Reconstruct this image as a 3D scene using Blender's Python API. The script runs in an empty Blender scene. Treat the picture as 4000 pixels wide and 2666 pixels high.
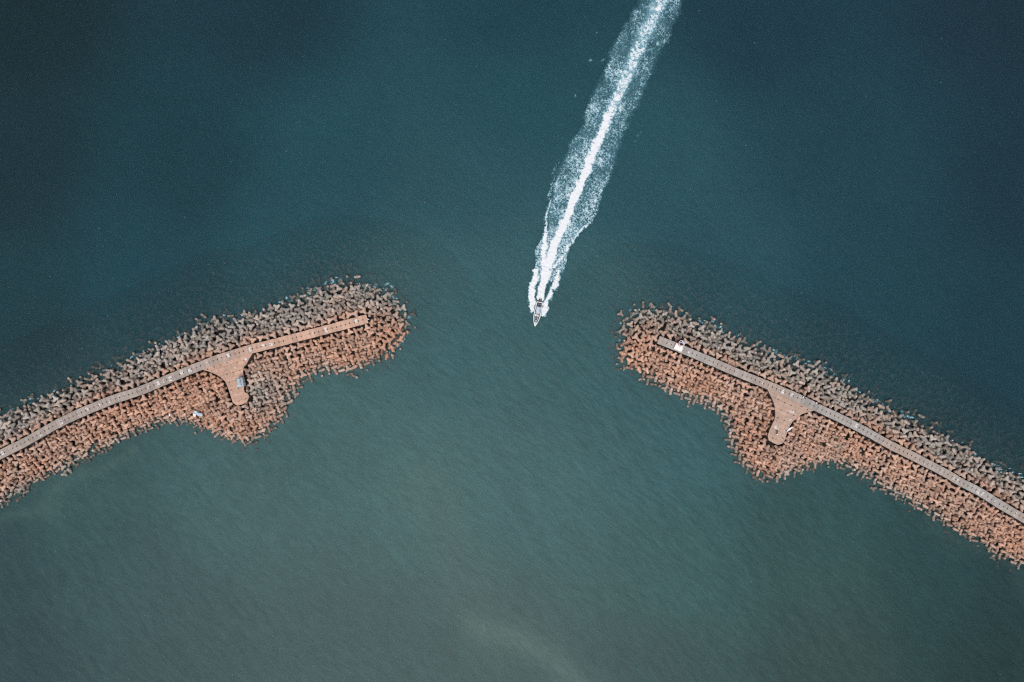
import bpy, bmesh, math
import numpy as np
from mathutils import Vector, Matrix, Euler

rng = np.random.default_rng(7)
scene = bpy.context.scene
COL = scene.collection
H = 270.0            # drone height (m)
S = 0.1              # metres per photo pixel at the water
R = math.radians


def W(px, py, z=0.0):
    """photo pixel -> world point lying at height z"""
    k = S * (H - z) / H
    return np.array([(px - 2000.0) * k, (1333.0 - py) * k, z])


# ------------------------------------------------------------------ helpers
def props(o, label=None, cat=None, group=None, kind=None):
    if label: o['label'] = label
    if cat: o['category'] = cat
    if group: o['group'] = group
    if kind: o['kind'] = kind
    return o


def link(name, me, mat=None, parent=None):
    o = bpy.data.objects.new(name, me)
    COL.objects.link(o)
    if mat is not None:
        for m in (mat if isinstance(mat, (list, tuple)) else [mat]):
            me.materials.append(m)
    if parent is not None:
        o.parent = parent
    return o


def empty(name, loc, rz=0.0):
    o = bpy.data.objects.new(name, None)
    o.empty_display_size = 0.5
    o.location = loc
    o.rotation_euler = (0, 0, rz)
    COL.objects.link(o)
    return o


def np_mesh(name, verts, loops, starts, totals, smooth=True, mats=None):
    me = bpy.data.meshes.new(name)
    verts = np.asarray(verts, np.float32)
    me.vertices.add(len(verts))
    me.vertices.foreach_set('co', verts.ravel())
    me.loops.add(len(loops))
    me.loops.foreach_set('vertex_index', np.asarray(loops, np.int32))
    me.polygons.add(len(starts))
    me.polygons.foreach_set('loop_start', np.asarray(starts, np.int32))
    me.polygons.foreach_set('loop_total', np.asarray(totals, np.int32))
    me.polygons.foreach_set('use_smooth', np.full(len(starts), smooth, dtype=bool))
    if mats is not None:
        me.polygons.foreach_set('material_index', np.asarray(mats, np.int32))
    me.update(calc_edges=True)
    me.validate()
    return me


def quads_mesh(name, verts, quads, smooth=True, mats=None):
    q = np.asarray(quads, np.int32)
    n = len(q)
    return np_mesh(name, verts, q.ravel(), np.arange(n) * 4, np.full(n, 4), smooth, mats)


def attr(me, name, vals, typ='FLOAT'):
    a = me.attributes.new(name, typ, 'POINT')
    v = np.asarray(vals, np.float32)
    if typ == 'FLOAT':
        a.data.foreach_set('value', v)
    else:
        if v.shape[1] == 3:
            v = np.hstack([v, np.ones((len(v), 1), np.float32)])
        a.data.foreach_set('color', v.ravel())


class MB:
    """collects shapes into one mesh"""
    def __init__(self):
        self.bm = bmesh.new()

    def box(self, c, s, rz=0.0, bevel=0.0, rx=0.0, ry=0.0):
        t = bmesh.new()
        bmesh.ops.create_cube(t, size=1.0)
        bmesh.ops.scale(t, vec=s, verts=t.verts)
        if bevel > 0:
            bmesh.ops.bevel(t, geom=t.edges[:], offset=bevel, segments=2, affect='EDGES', profile=0.6)
        m = Matrix.Translation(c) @ Euler((rx, ry, rz)).to_matrix().to_4x4()
        bmesh.ops.transform(t, matrix=m, verts=t.verts)
        self._add(t)
        return self

    def cone(self, p, q, r1, r2, n=14, cap=True):
        p, q = Vector(p), Vector(q)
        d = q - p
        t = bmesh.new()
        bmesh.ops.create_cone(t, cap_ends=cap, segments=n, radius1=r1, radius2=r2, depth=d.length)
        m = Matrix.Translation((p + q) / 2) @ d.to_track_quat('Z', 'Y').to_matrix().to_4x4()
        bmesh.ops.transform(t, matrix=m, verts=t.verts)
        self._add(t)
        return self

    def tube(self, pts, r, n=8):
        for a, b in zip(pts[:-1], pts[1:]):
            self.cone(a, b, r, r, n)
        return self

    def ball(self, c, s, sub=2, rz=0.0):
        t = bmesh.new()
        bmesh.ops.create_icosphere(t, subdivisions=sub, radius=1.0)
        m = Matrix.Translation(c) @ Euler((0, 0, rz)).to_matrix().to_4x4() @ Matrix.Diagonal((s[0], s[1], s[2], 1))
        bmesh.ops.transform(t, matrix=m, verts=t.verts)
        self._add(t)
        return self

    def prism(self, pts, z0, z1):
        t = bmesh.new()
        lo = [t.verts.new((p[0], p[1], z0)) for p in pts]
        hi = [t.verts.new((p[0], p[1], z1)) for p in pts]
        n = len(pts)
        t.faces.new(lo[::-1]); t.faces.new(hi)
        for i in range(n):
            j = (i + 1) % n
            t.faces.new((lo[i], lo[j], hi[j], hi[i]))
        bmesh.ops.recalc_face_normals(t, faces=t.faces[:])
        self._add(t)
        return self

    def ring(self, c, r0, r1, z0, z1, n=32):
        t = bmesh.new()
        vs = []
        for i in range(n):
            a = 2 * math.pi * i / n
            ca, sa = math.cos(a), math.sin(a)
            vs.append([t.verts.new((c[0] + r * ca, c[1] + r * sa, z)) for r, z in ((r0, z0), (r1, z0), (r1, z1), (r0, z1))])
        for i in range(n):
            a, b = vs[i], vs[(i + 1) % n]
            for k in range(4):
                l = (k + 1) % 4
                t.faces.new((a[k], b[k], b[l], a[l]))
        bmesh.ops.recalc_face_normals(t, faces=t.faces[:])
        self._add(t)
        return self

    def _add(self, t):
        me = bpy.data.meshes.new('tmp')
        t.to_mesh(me); t.free()
        self.bm.from_mesh(me)
        bpy.data.meshes.remove(me)

    def build(self, name, mat, parent=None, smooth=False):
        me = bpy.data.meshes.new(name)
        self.bm.to_mesh(me); self.bm.free()
        if smooth:
            me.polygons.foreach_set('use_smooth', np.ones(len(me.polygons), dtype=bool))
            try: me.set_sharp_from_angle(angle=R(40))
            except Exception: pass
        return link(name, me, mat, parent)


# ------------------------------------------------------------------ node helpers
def new_mat(name):
    m = bpy.data.materials.new(name)
    m.use_nodes = True
    nt = m.node_tree
    nt.nodes.clear()
    out = nt.nodes.new('ShaderNodeOutputMaterial')
    return m, nt, out


class NT:
    def __init__(self, nt): self.nt = nt
    def n(self, t, **kw):
        nd = self.nt.nodes.new(t)
        for k, v in kw.items():
            if k.startswith('i_'):
                nd.inputs[int(k[2:])].default_value = v
            else:
                setattr(nd, k, v)
        return nd
    def l(self, a, b): self.nt.links.new(a, b)
    def math(self, op, a, b=None, c=None, clamp=False):
        nd = self.n('ShaderNodeMath', operation=op, use_clamp=clamp)
        for i, v in enumerate((a, b, c)):
            if v is None: continue
            if isinstance(v, (int, float)): nd.inputs[i].default_value = v
            else: self.l(v, nd.inputs[i])
        return nd.outputs[0]
    def mix(self, f, a, b, blend='MIX'):
        nd = self.n('ShaderNodeMix', data_type='RGBA', blend_type=blend)
        for i, v in ((0, f), (6, a), (7, b)):
            if isinstance(v, (int, float)): nd.inputs[i].default_value = v
            elif isinstance(v, tuple): nd.inputs[i].default_value = (*v[:3], 1)
            else: self.l(v, nd.inputs[i])
        return nd.outputs[2]
    def noise(self, vec, scale, detail=3.0, rough=0.55, dist=0.0):
        nd = self.n('ShaderNodeTexNoise')
        nd.inputs['Scale'].default_value = scale
        nd.inputs['Detail'].default_value = detail
        nd.inputs['Roughness'].default_value = rough
        nd.inputs['Distortion'].default_value = dist
        if vec is not None: self.l(vec, nd.inputs['Vector'])
        return nd.outputs['Fac']
    def ramp(self, f, lo, hi, a=0.0, b=1.0):
        nd = self.n('ShaderNodeMapRange', interpolation_type='SMOOTHSTEP')
        nd.inputs[1].default_value = lo; nd.inputs[2].default_value = hi
        nd.inputs[3].default_value = a; nd.inputs[4].default_value = b
        self.l(f, nd.inputs[0])
        return nd.outputs[0]
    def pos(self):
        return self.n('ShaderNodeNewGeometry').outputs['Position']
    def mapping(self, vec, scale=(1, 1, 1), rz=0.0):
        nd = self.n('ShaderNodeMapping', vector_type='TEXTURE')
        nd.inputs['Scale'].default_value = scale
        nd.inputs['Rotation'].default_value = (0, 0, rz)
        self.l(vec, nd.inputs[0])
        return nd.outputs[0]
    def bump(self, h, strength=0.5, dist=0.1):
        nd = self.n('ShaderNodeBump')
        nd.inputs['Strength'].default_value = strength
        nd.inputs['Distance'].default_value = dist
        self.l(h, nd.inputs['Height'])
        return nd.outputs['Normal']
    def bsdf(self, color, rough=0.8, normal=None, metallic=0.0, spec=0.3):
        nd = self.n('ShaderNodeBsdfPrincipled')
        if isinstance(color, tuple): nd.inputs['Base Color'].default_value = (*color[:3], 1)
        else: self.l(color, nd.inputs['Base Color'])
        nd.inputs['Roughness'].default_value = rough
        nd.inputs['Metallic'].default_value = metallic
        nd.inputs['Specular IOR Level'].default_value = spec
        if normal is not None: self.l(normal, nd.inputs['Normal'])
        return nd.outputs[0]


def plain(name, col, rough=0.6, metallic=0.0, var=0.15, scale=6.0, spec=0.35):
    m, nt, out = new_mat(name)
    T = NT(nt)
    tc = T.n('ShaderNodeTexCoord').outputs['Object']
    nz = T.noise(tc, scale, 4.0)
    dark = tuple(c * (1 - var * 1.6) for c in col)
    lite = tuple(min(0.9, c * (1 + var)) for c in col)
    c = T.mix(T.ramp(nz, 0.3, 0.7), dark, lite)
    T.l(T.bsdf(c, rough, T.bump(nz, 0.15, 0.02), metallic, spec), out.inputs[0])
    return m


def srgb(r, g, b):
    f = lambda c: (c / 255 / 12.92) if c / 255 <= 0.04045 else ((c / 255 + 0.055) / 1.055) ** 2.4
    return np.array([f(r), f(g), f(b)])


# ------------------------------------------------------------------ traced geometry (photo pixels)
PATH = {
 'shelter': [(-110,1838),(-80,1822),(0,1777),(90,1732),(170,1687),(228,1655),(300,1620),(400,1578),(446,1560),(545,1528),(637,1490),(742,1446),(800,1424),(840,1408),(905,1387),(975,1366),(1048,1348),(1090,1337),(1251,1295),(1435,1246)],
 'beacon': [(4110,2088),(3991,2021),(3909,1973),(3826,1922),(3749,1882),(3692,1848),(3560,1780),(3475,1738),(3386,1688),(3293,1640),(3226,1609),(3187,1590),(3115,1554),(3011,1510),(2910,1469),(2850,1444),(2798,1421),(2715,1386),(2662,1364),(2630,1351),(2572,1328)],
}
HALFW = {'shelter': 17.0, 'beacon': 15.8}
PLAT = {
 'shelter': [(783,1443),(807,1449.5),(838,1461),(861,1474),(878.5,1490),(890,1514),(899,1541),(909,1573),(925,1585),(948,1580),(964.5,1571),(974,1550),(968,1539),(955.5,1534),(952,1521),(955,1495),(952,1470),(949,1456),(952,1434),(962,1425),(971,1407),(988,1379),(900,1405),(836,1425)],
 'beacon': [(2998,1522),(3005.5,1537),(3017,1560),(3026.5,1587),(3029,1618),(3024.6,1643),(3015,1662),(3007,1679),(2999,1704),(3003.6,1721),(3021,1731),(3038,1739),(3057,1733),(3065,1721),(3074,1694),(3084,1667.5),(3095,1650),(3113,1633),(3134,1618),(3160.5,1610),(3182,1604),(3109,1567),(3057,1546)],
}
SHORE = {
 'shelter': [(-140,1690),(0,1630),(46,1612),(107,1590),(149,1567),(207,1538),(254,1519),(354,1476),(379,1461),(407,1450),(440,1438),(472,1421),(528,1404),(555,1378),(682,1328),(733,1303),(835,1244),(912,1254),(981,1229),(1031,1213),(1089,1186),(1136,1166),(1194,1146),(1252,1124),(1306,1108),(1364,1106),(1415,1110),(1480,1128),(1534,1157),(1573,1192),(1585,1224),(1591,1252),(1593,1296),(1573,1328),(1548,1361),(1510,1399),(1469,1409),(1429,1424),(1350,1452),(1295,1442),(1208,1465),(1176,1485),(1159,1513),(1134,1541),(1121,1578),(1110,1612),(1090,1637),(1063,1663),(1035,1686),(1007,1712),(968,1725),(929.6,1725),(894,1707),(843,1690),(776,1666),(754,1648),(713,1638),(701,1640),(646,1647),(595,1660),(544,1686),(493,1708),(435,1731),(395,1751),(306,1795),(252,1826),(190,1853),(129,1884),(85,1916),(41,1933),(7,1956),(-140,2030)],
 'beacon': [(4140,1945),(4000,1878),(3956,1856),(3899,1832),(3841,1800),(3795,1770),(3712,1722),(3654,1682),(3568,1642),(3533,1627),(3482,1605),(3408,1565),(3330,1520),(3264,1482),(3211,1441),(3139,1423),(3067,1401),(3002,1369),(2937,1347),(2886,1325),(2832,1297),(2778,1275),(2723,1257),(2669,1239),(2633,1222),(2582,1208),(2525,1208),(2478,1219),(2438,1257),(2416,1297),(2424,1338),(2413,1360),(2420,1387),(2431,1414),(2461,1435),(2489,1457),(2544,1489),(2598,1515),(2656,1540),(2725,1565),(2772,1576),(2806,1598),(2832,1629),(2843,1666),(2858,1712),(2860,1753),(2886,1790),(2922,1830),(2963,1856),(3013,1871),(3065,1857),(3117,1841),(3169,1823),(3221,1799),(3263,1804),(3299,1819),(3346,1840),(3400,1868),(3456,1902),(3528,1941),(3590,1975),(3657,2014),(3707,2053),(3791,2103),(3874,2148),(3947,2187),(4000,2226),(4140,2320)],
}
PIERNAME = {'shelter': 'shelter pier', 'beacon': 'beacon pier'}
ZP = 5.0       # walkway level


def seg_dist(P, poly, closed=True):
    P = np.asarray(P, float); poly = np.asarray(poly, float)
    A = poly; B = np.roll(poly, -1, 0)
    if not closed: A, B = poly[:-1], poly[1:]
    best = np.full(len(P), 1e9)
    for a, b in zip(A, B):
        ab = b - a
        t = np.clip(((P - a) @ ab) / (ab @ ab + 1e-12), 0, 1)
        d = np.hypot(*(P - (a + t[:, None] * ab)).T)
        best = np.minimum(best, d)
    return best


def inside(P, poly):
    P = np.asarray(P, float); poly = np.asarray(poly, float)
    c = np.zeros(len(P), bool)
    x, y = P[:, 0], P[:, 1]
    for (x1, y1), (x2, y2) in zip(poly, np.roll(poly, -1, 0)):
        m = ((y1 > y) != (y2 > y)) & (x < (x2 - x1) * (y - y1) / (y2 - y1 + 1e-12) + x1)
        c ^= m
    return c


def sdf(P, poly):
    d = seg_dist(P, poly)
    return np.where(inside(P, poly), d, -d)


def resample(pts, step):
    pts = np.asarray(pts, float)
    # smooth with Catmull-Rom then resample evenly
    out = []
    n = len(pts)
    for i in range(n - 1):
        p0, p1, p2, p3 = pts[max(i-1, 0)], pts[i], pts[i+1], pts[min(i+2, n-1)]
        for t in np.linspace(0, 1, 12, endpoint=False):
            out.append(0.5 * ((2*p1) + (-p0+p2)*t + (2*p0-5*p1+4*p2-p3)*t*t + (-p0+3*p1-3*p2+p3)*t**3))
    out.append(pts[-1])
    out = np.array(out)
    s = np.concatenate([[0], np.cumsum(np.hypot(*np.diff(out, axis=0).T))])
    m = int(round(s[-1] / step))
    q = np.linspace(0, s[-1], m + 1)
    P = np.stack([np.interp(q, s, out[:, k]) for k in (0, 1)], 1)
    Tn = np.gradient(P, axis=0)
    Tn /= np.linalg.norm(Tn, axis=1)[:, None]
    return P, Tn


def px2m(pts, z):
    """photo px list -> world metres at height z"""
    k = S * (H - z) / H
    p = np.asarray(pts, float)
    return np.stack([(p[:, 0] - 2000) * k, (1333 - p[:, 1]) * k], 1)


# smooth value noise for numpy
def vnoise(P, scale, seed=0):
    P = np.asarray(P, float) * scale + seed * 17.31
    i = np.floor(P).astype(np.int64); f = P - i
    f = f * f * (3 - 2 * f)
    def h(a, b):
        v = (a * 374761393 + b * 668265263 + seed * 974711) & 0x7fffffff
        v = ((v ^ (v >> 13)) * 1274126177) & 0x7fffffff
        return ((v ^ (v >> 16)) & 0xffff) / 65535.0
    a, b = i[:, 0], i[:, 1]
    return (h(a, b) * (1-f[:, 0]) + h(a+1, b) * f[:, 0]) * (1-f[:, 1]) + (h(a, b+1) * (1-f[:, 0]) + h(a+1, b+1) * f[:, 0]) * f[:, 1]


# ------------------------------------------------------------------ materials
def concrete_mat(name, mode):
    """weathered tetrapod concrete; mode 'attr' reads mesh attributes, 'obj' the object colour"""
    m, nt, out = new_mat(name)
    T = NT(nt)
    if mode == 'attr':
        tint = T.n('ShaderNodeAttribute', attribute_name='tint').outputs['Fac']
        rnd = T.n('ShaderNodeAttribute', attribute_name='rnd').outputs['Fac']
    else:
        oc = T.n('ShaderNodeObjectInfo').outputs['Color']
        sp = T.n('ShaderNodeSeparateColor'); T.l(oc, sp.inputs[0])
        tint, rnd = sp.outputs[0], sp.outputs[1]
    pos = T.pos()
    n1 = T.noise(pos, 0.9, 5.0, 0.65, 0.4)
    n2 = T.noise(pos, 3.2, 5.0, 0.65, 0.3)
    n3 = T.noise(pos, 0.45, 4.0, 0.6, 0.5)
    t = T.math('ADD', tint, T.math('MULTIPLY', T.math('SUBTRACT', n3, 0.5), 1.5), clamp=True)
    grey = T.mix(rnd, (0.225, 0.222, 0.200), (0.400, 0.365, 0.325))
    rust = T.mix(rnd, (0.41, 0.205, 0.130), (0.60, 0.345, 0.240))
    c = T.mix(t, grey, rust)
    # rust-orange blooms, pale worn patches, dark damp stains
    c = T.mix(T.math('MULTIPLY', T.ramp(n1, 0.52, 0.72), T.math('MULTIPLY', tint, 0.75)), c, (0.50, 0.205, 0.085))
    c = T.mix(T.ramp(n2, 0.47, 0.70, 0, 0.52), c, (0.60, 0.47, 0.39))
    c = T.mix(T.ramp(n2, 0.36, 0.50, 0.55, 0.0), c, (0.11, 0.085, 0.068))
    c = T.mix(T.ramp(n3, 0.56, 0.72, 0, 0.40), c, (0.13, 0.115, 0.10))
    vv_ = T.n('ShaderNodeVectorMath', operation='SCALE'); T.l(c, vv_.inputs[0]); T.l(T.math('ADD', 0.78, T.math('MULTIPLY', T.math('FRACT', T.math('MULTIPLY', rnd, 7.13)), 0.46)), vv_.inputs[3])
    c = vv_.outputs[0]
    # algae and wet band of the tidal zone
    z = T.n('ShaderNodeSeparateXYZ'); T.l(pos, z.inputs[0])
    zz = T.math('ADD', z.outputs[2], T.math('MULTIPLY', T.math('SUBTRACT', n1, 0.5), 1.6))
    wet = T.ramp(zz, 0.0, 1.1, 1.0, 0.0)
    c = T.mix(T.math('MULTIPLY', wet, 0.92), c, (0.040, 0.047, 0.042))
    T.l(T.bsdf(c, 0.85, T.bump(n2, 0.5, 0.10), 0, 0.25), out.inputs[0])
    return m


M_TETRA = concrete_mat('tetrapod_concrete', 'obj')
M_TETRA_S = concrete_mat('tetrapod_concrete_field', 'attr')


def slab_mat(name):
    m, nt, out = new_mat(name)
    T = NT(nt)
    base = T.n('ShaderNodeAttribute', attribute_name='Col').outputs['Color']
    pos = T.pos()
    n1 = T.noise(pos, 0.35, 5.0, 0.65)
    n2 = T.noise(pos, 2.2, 5.0, 0.65, 0.5)
    n3 = T.noise(pos, 1.1, 6.0, 0.7, 1.0)
    c = T.mix(T.ramp(n1, 0.3, 0.7), T.mix(0.30, base, (0.10, 0.09, 0.08)), base)
    c = T.mix(T.ramp(n2, 0.50, 0.74, 0, 0.55), c, (0.56, 0.48, 0.42))
    c = T.mix(T.ramp(n3, 0.56, 0.72, 0, 0.45), c, (0.13, 0.10, 0.085))
    T.l(T.bsdf(c, 0.9, T.bump(n2, 0.2, 0.03), 0, 0.2), out.inputs[0])
    return m


M_SLAB = slab_mat('walkway_concrete')
M_EDGE = plain('old_concrete_edge', (0.075, 0.065, 0.058), 0.9, var=0.3, scale=0.8)
M_BASE = plain('platform_base_concrete', (0.13, 0.10, 0.085), 0.95, var=0.3, scale=0.8)
M_DARK = plain('dark_void', (0.012, 0.011, 0.010), 0.9)
M_RUBBLE = plain('mound_rock_gap_shade', (0.021, 0.017, 0.015), 0.95, var=0.4, scale=0.5)  # near-black colour stands in for deep shade in the gaps between blocks
M_WHITE = plain('white_gelcoat', (0.80, 0.80, 0.80), 0.35, var=0.03)
M_WPAINT = plain('white_paint', (0.80, 0.79, 0.78), 0.6, var=0.05, scale=1.5)
M_RED = plain('red_paint', (0.55, 0.025, 0.035), 0.5, var=0.1)
M_GREYB = plain('grey_rubber', (0.08, 0.085, 0.09), 0.7)
M_BLACK = plain('black_plastic', (0.014, 0.014, 0.017), 0.45)
M_NAVY = plain('black_float_rubber', (0.018, 0.021, 0.026), 0.55)
M_DECK = plain('dark_deck', (0.10, 0.11, 0.125), 0.7)
M_CANOPY = plain('pale_blue_canopy', (0.40, 0.47, 0.55), 0.5, var=0.18, scale=1.6)
M_CUSH = plain('blue_grey_cushion', (0.33, 0.42, 0.50), 0.8, var=0.2, scale=3)
M_GLASS = plain('dark_glass', (0.02, 0.025, 0.03), 0.08, spec=0.6)
M_STEEL = plain('steel', (0.55, 0.56, 0.58), 0.3, 0.8)
M_TIN = plain('blue_grey_tin', (0.42, 0.48, 0.53), 0.55, 0.1, var=0.22, scale=0.9)
M_TIMBER = plain('weathered_timber', (0.22, 0.17, 0.13), 0.9, var=0.3)
M_PALEWOOD = plain('pale_wood', (0.55, 0.48, 0.42), 0.85, var=0.2)
M_TARP = plain('pale_blue_tarp', (0.42, 0.53, 0.62), 0.6, var=0.2, scale=2.0)
M_LAV = plain('lavender_panel_frame', (0.50, 0.52, 0.72), 0.4, var=0.05)
M_SOLAR = plain('solar_cells', (0.06, 0.07, 0.13), 0.2, spec=0.6)
M_BROWN = plain('brown_deck', (0.10, 0.07, 0.055), 0.8, var=0.3)
M_TAN = plain('teak_hatch', (0.36, 0.28, 0.24), 0.7)
M_SCOOT = plain('dark_green_paint', (0.025, 0.034, 0.030), 0.35)

# white worn markings on the slabs: paint with ragged gaps
def paint_mat(name, cover):
    m, nt, out = new_mat(name)
    T = NT(nt)
    tc = T.n('ShaderNodeTexCoord')
    pos = T.pos()
    n1 = T.noise(pos, 1.5, 5.0, 0.7, 0.8)
    sx = T.n('ShaderNodeSeparateXYZ'); T.l(tc.outputs['Generated'], sx.inputs[0])
    ex = T.math('MULTIPLY', T.math('ABSOLUTE', T.math('SUBTRACT', sx.outputs[0], 0.5)), 2.0)
    ey = T.math('MULTIPLY', T.math('ABSOLUTE', T.math('SUBTRACT', sx.outputs[1], 0.5)), 2.0)
    e = T.math('MAXIMUM', ex, ey)
    fade = T.ramp(e, 0.55, 1.0, cover, cover - 0.35)
    a = T.ramp(T.math('ADD', n1, fade), 0.95, 1.08)
    mx = T.n('ShaderNodeMixShader')
    T.l(a, mx.inputs[0])
    T.l(T.n('ShaderNodeBsdfTransparent').outputs[0], mx.inputs[1])
    T.l(T.bsdf((0.64, 0.62, 0.60), 0.8), mx.inputs[2])
    T.l(mx.outputs[0], out.inputs[0])
    return m


M_PAINT = {1: paint_mat('worn_white_paint_faint', 0.41), 2: paint_mat('worn_white_paint', 0.47), 3: paint_mat('fresh_white_paint', 0.55)}

# ------------------------------------------------------------------ tetrapods
LEG, R0, RT = 1.54, 0.73, 0.44
A4 = np.array([[0, 0, 1.0]] + [[math.sqrt(8)/3*math.cos(a), math.sqrt(8)/3*math.sin(a), -1/3] for a in (0, 2*math.pi/3, 4*math.pi/3)])


def tetra_template(nphi, rings):
    """one closed tapering four-legged body"""
    verts, faces = [], []
    k = (R0 - RT) / (LEG)
    for li in range(4):
        a = A4[li]
        # frame whose x axis points toward another leg
        o = A4[(li + 1) % 4]
        x = o - a * (o @ a); x /= np.linalg.norm(x)
        y = np.cross(a, x)
        base = len(verts)
        verts.append(a * LEG)
        for ri, u in enumerate(rings):
            for p in range(nphi):
                ph = 2 * math.pi * p / nphi
                d = math.cos(ph) * x + math.sin(ph) * y
                # boundary angle: plane halfway to the nearest other leg
                best = 9
                for j in range(4):
                    if j == li: continue
                    b = A4[j] - a
                    # cos t * a.b + sin t * d.b = 0
                    t = math.atan2(-(a @ b), d @ b) if d @ b > 1e-6 else 9
                    best = min(best, t)
                if u[0] == 'cap':
                    q = a * (LEG - u[2]) + d * (RT * u[1])
                elif u[0] == 'leg':
                    h = LEG * u[1]
                    q = a * h + d * (R0 - k * h) * u[2]
                else:
                    t = best
                    rr = R0 / (math.sin(t) + k * math.cos(t)) * (1.0 + 0.10 * (1 - (t - 0.955) / 0.28))
                    q = (a * math.cos(t) + d * math.sin(t)) * rr
                verts.append(q)
        for p in range(nphi):
            pn = (p + 1) % nphi
            faces.append([base, base + 1 + p, base + 1 + pn])
        for ri in range(len(rings) - 1):
            for p in range(nphi):
                pn = (p + 1) % nphi
                a0 = base + 1 + ri * nphi
                a1 = a0 + nphi
                faces.append([a0 + p, a1 + p, a1 + pn, a0 + pn])
    verts = np.array(verts)
    # merge the shared boundary vertices
    key = {}
    remap = np.zeros(len(verts), int); out = []
    for i, v in enumerate(verts):
        kk = tuple(np.round(v, 4))
        if kk not in key:
            key[kk] = len(out); out.append(v)
        remap[i] = key[kk]
    F = []
    for f in faces:
        g = [remap[i] for i in f]
        g = [v for i, v in enumerate(g) if v != g[i - 1]]
        if len(g) >= 3: F.append(g)
    return np.array(out), F


RINGS_HI = [('cap', 0.86, 0.0), ('cap', 0.985, 0.05), ('leg', 0.915, 1.0), ('leg', 0.62, 1.0), ('leg', 0.46, 1.03), ('bnd',)]
RINGS_LO = [('cap', 0.92, 0.0), ('leg', 0.93, 1.0), ('leg', 0.50, 1.0), ('bnd',)]
TPL_HI = tetra_template(12, RINGS_HI)
TPL_LO = tetra_template(6, RINGS_LO)


def rot_between(a, b):
    return np.array(Vector(a).rotation_difference(Vector(b)).to_matrix())


def rz(a):
    c, s = math.cos(a), math.sin(a)
    return np.array([[c, -s, 0], [s, c, 0], [0, 0, 1.0]])


def rx(a):
    c, s = math.cos(a), math.sin(a)
    return np.array([[1, 0, 0], [0, c, -s], [0, s, c]])


# base poses: bar = two legs up lying along x
mid = A4[0] + A4[1]
B0 = rot_between(mid / np.linalg.norm(mid), (0, 0, 1))
v = B0 @ A4[0]
BAR = rz(-math.atan2(v[1], v[0])) @ B0
UP = np.eye(3)
DOWN = rx(math.pi)


def pose_matrix(kind, ang, tilt):
    M = {'bar': BAR, 'up': UP, 'down': DOWN}[kind]
    ta = rng.uniform(0, 2 * math.pi)
    return rz(ta) @ rx(tilt) @ rz(-ta) @ rz(ang) @ M


def random_pose(seaward):
    r = rng.random()
    if seaward:
        k = 'down' if r < 0.36 else ('up' if r < 0.56 else 'bar')
        return pose_matrix(k, rng.uniform(0, 6.283), abs(rng.normal(0, 0.30)))
    k = 'bar' if r < 0.6 else ('up' if r < 0.78 else 'down')
    return pose_matrix(k, rng.uniform(0, 6.283), abs(rng.normal(0, 0.2)))


class PierGeom:
    pass


def armor_z(d):
    """height of armour-unit centres at distance d inside (+) or outside (-) the waterline"""
    return np.where(d > 0, np.minimum(4.15, -0.15 + 0.38 * d), -0.15 + 0.22 * d)


piers = {}
for key in PATH:
    g = PierGeom()
    g.path, g.tan = resample(px2m(PATH[key], ZP), 0.5)
    g.plat = px2m(PLAT[key], ZP)
    g.shore = px2m(SHORE[key], 0.6)
    g.hw = HALFW[key] * S
    g.nor = np.stack([-g.tan[:, 1], g.tan[:, 0]], 1)   # left of travel
    if key == 'beacon':
        g.nor = -g.nor                                   # nor = seaward side for both
    g.s = np.arange(len(g.path)) * 0.5
    piers[key] = g


def path_info(g, P):
    """distance to centre line, signed side (+seaward), arc index"""
    P = np.asarray(P, float)
    D = np.linalg.norm(P[:, None, :] - g.path[None], axis=2)
    i = D.argmin(1)
    d = D[np.arange(len(P)), i]
    side = np.einsum('ij,ij->i', P - g.path[i], g.nor[i])
    beyond = np.einsum('ij,ij->i', P - g.path[-1], np.repeat(g.tan[-1:], len(P), 0))
    return d, side, i, beyond


def tint_of(g, key, P, zc):
    d, side, i, beyond = path_info(g, P)
    dsh = sdf(P, g.shore)
    nz = vnoise(P, 0.12, 3) - 0.5
    edge = np.clip((d - g.hw) / 5.0, 0, 1)
    sea = 0.88 - 0.82 * edge + 0.5 * nz
    har = 0.86 + 0.5 * nz - np.clip((3.2 - dsh) / 3.5, 0, 1) * 0.55
    w = np.clip(side / 2.0 * 0.5 + 0.5, 0, 1)
    # around the tip: orange on the inner side only
    t = w * sea + (1 - w) * har
    t = np.where(beyond > 0, np.clip(0.80 - 0.08 * (side + 0.5) - np.clip((3.0 - dsh) / 3.0, 0, 1) * 0.3 + 0.4 * nz - 0.04 * beyond, 0, 1), t)
    if key == 'shelter':
        # bleached grey patch beside the platform
        q = px2m([(1035, 1545)], 3)[0]
        r = np.hypot(*(P - q).T)
        t = t - 0.75 * np.exp(-(r / 8.0) ** 2)
    return np.clip(t, 0, 1)


def far_enough(pts, p, r):
    if not pts: return True
    a = np.asarray(pts)
    return (np.hypot(a[:, 0] - p[0], a[:, 1] - p[1]) > r).all()


def poisson(lo, hi, r, ok, tries, existing):
    """dart throwing with a cell grid"""
    cell = r / 1.415
    grid = {}
    def key(p): return (int(p[0] // cell), int(p[1] // cell))
    for p in existing: grid.setdefault(key(p), []).append(p)
    cand = rng.uniform(lo, hi, (tries, 2))
    cand = cand[ok(cand)]
    out = []
    r2 = r * r
    for p in cand:
        kx, ky = key(p)
        good = True
        for ax in range(kx - 2, kx + 3):
            for ay in range(ky - 2, ky + 3):
                for q in grid.get((ax, ay), ()):
                    if (p[0]-q[0])**2 + (p[1]-q[1])**2 < r2:
                        good = False; break
                if not good: break
            if not good: break
        if good:
            grid.setdefault((kx, ky), []).append(p)
            out.append(p)
    return out


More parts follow.
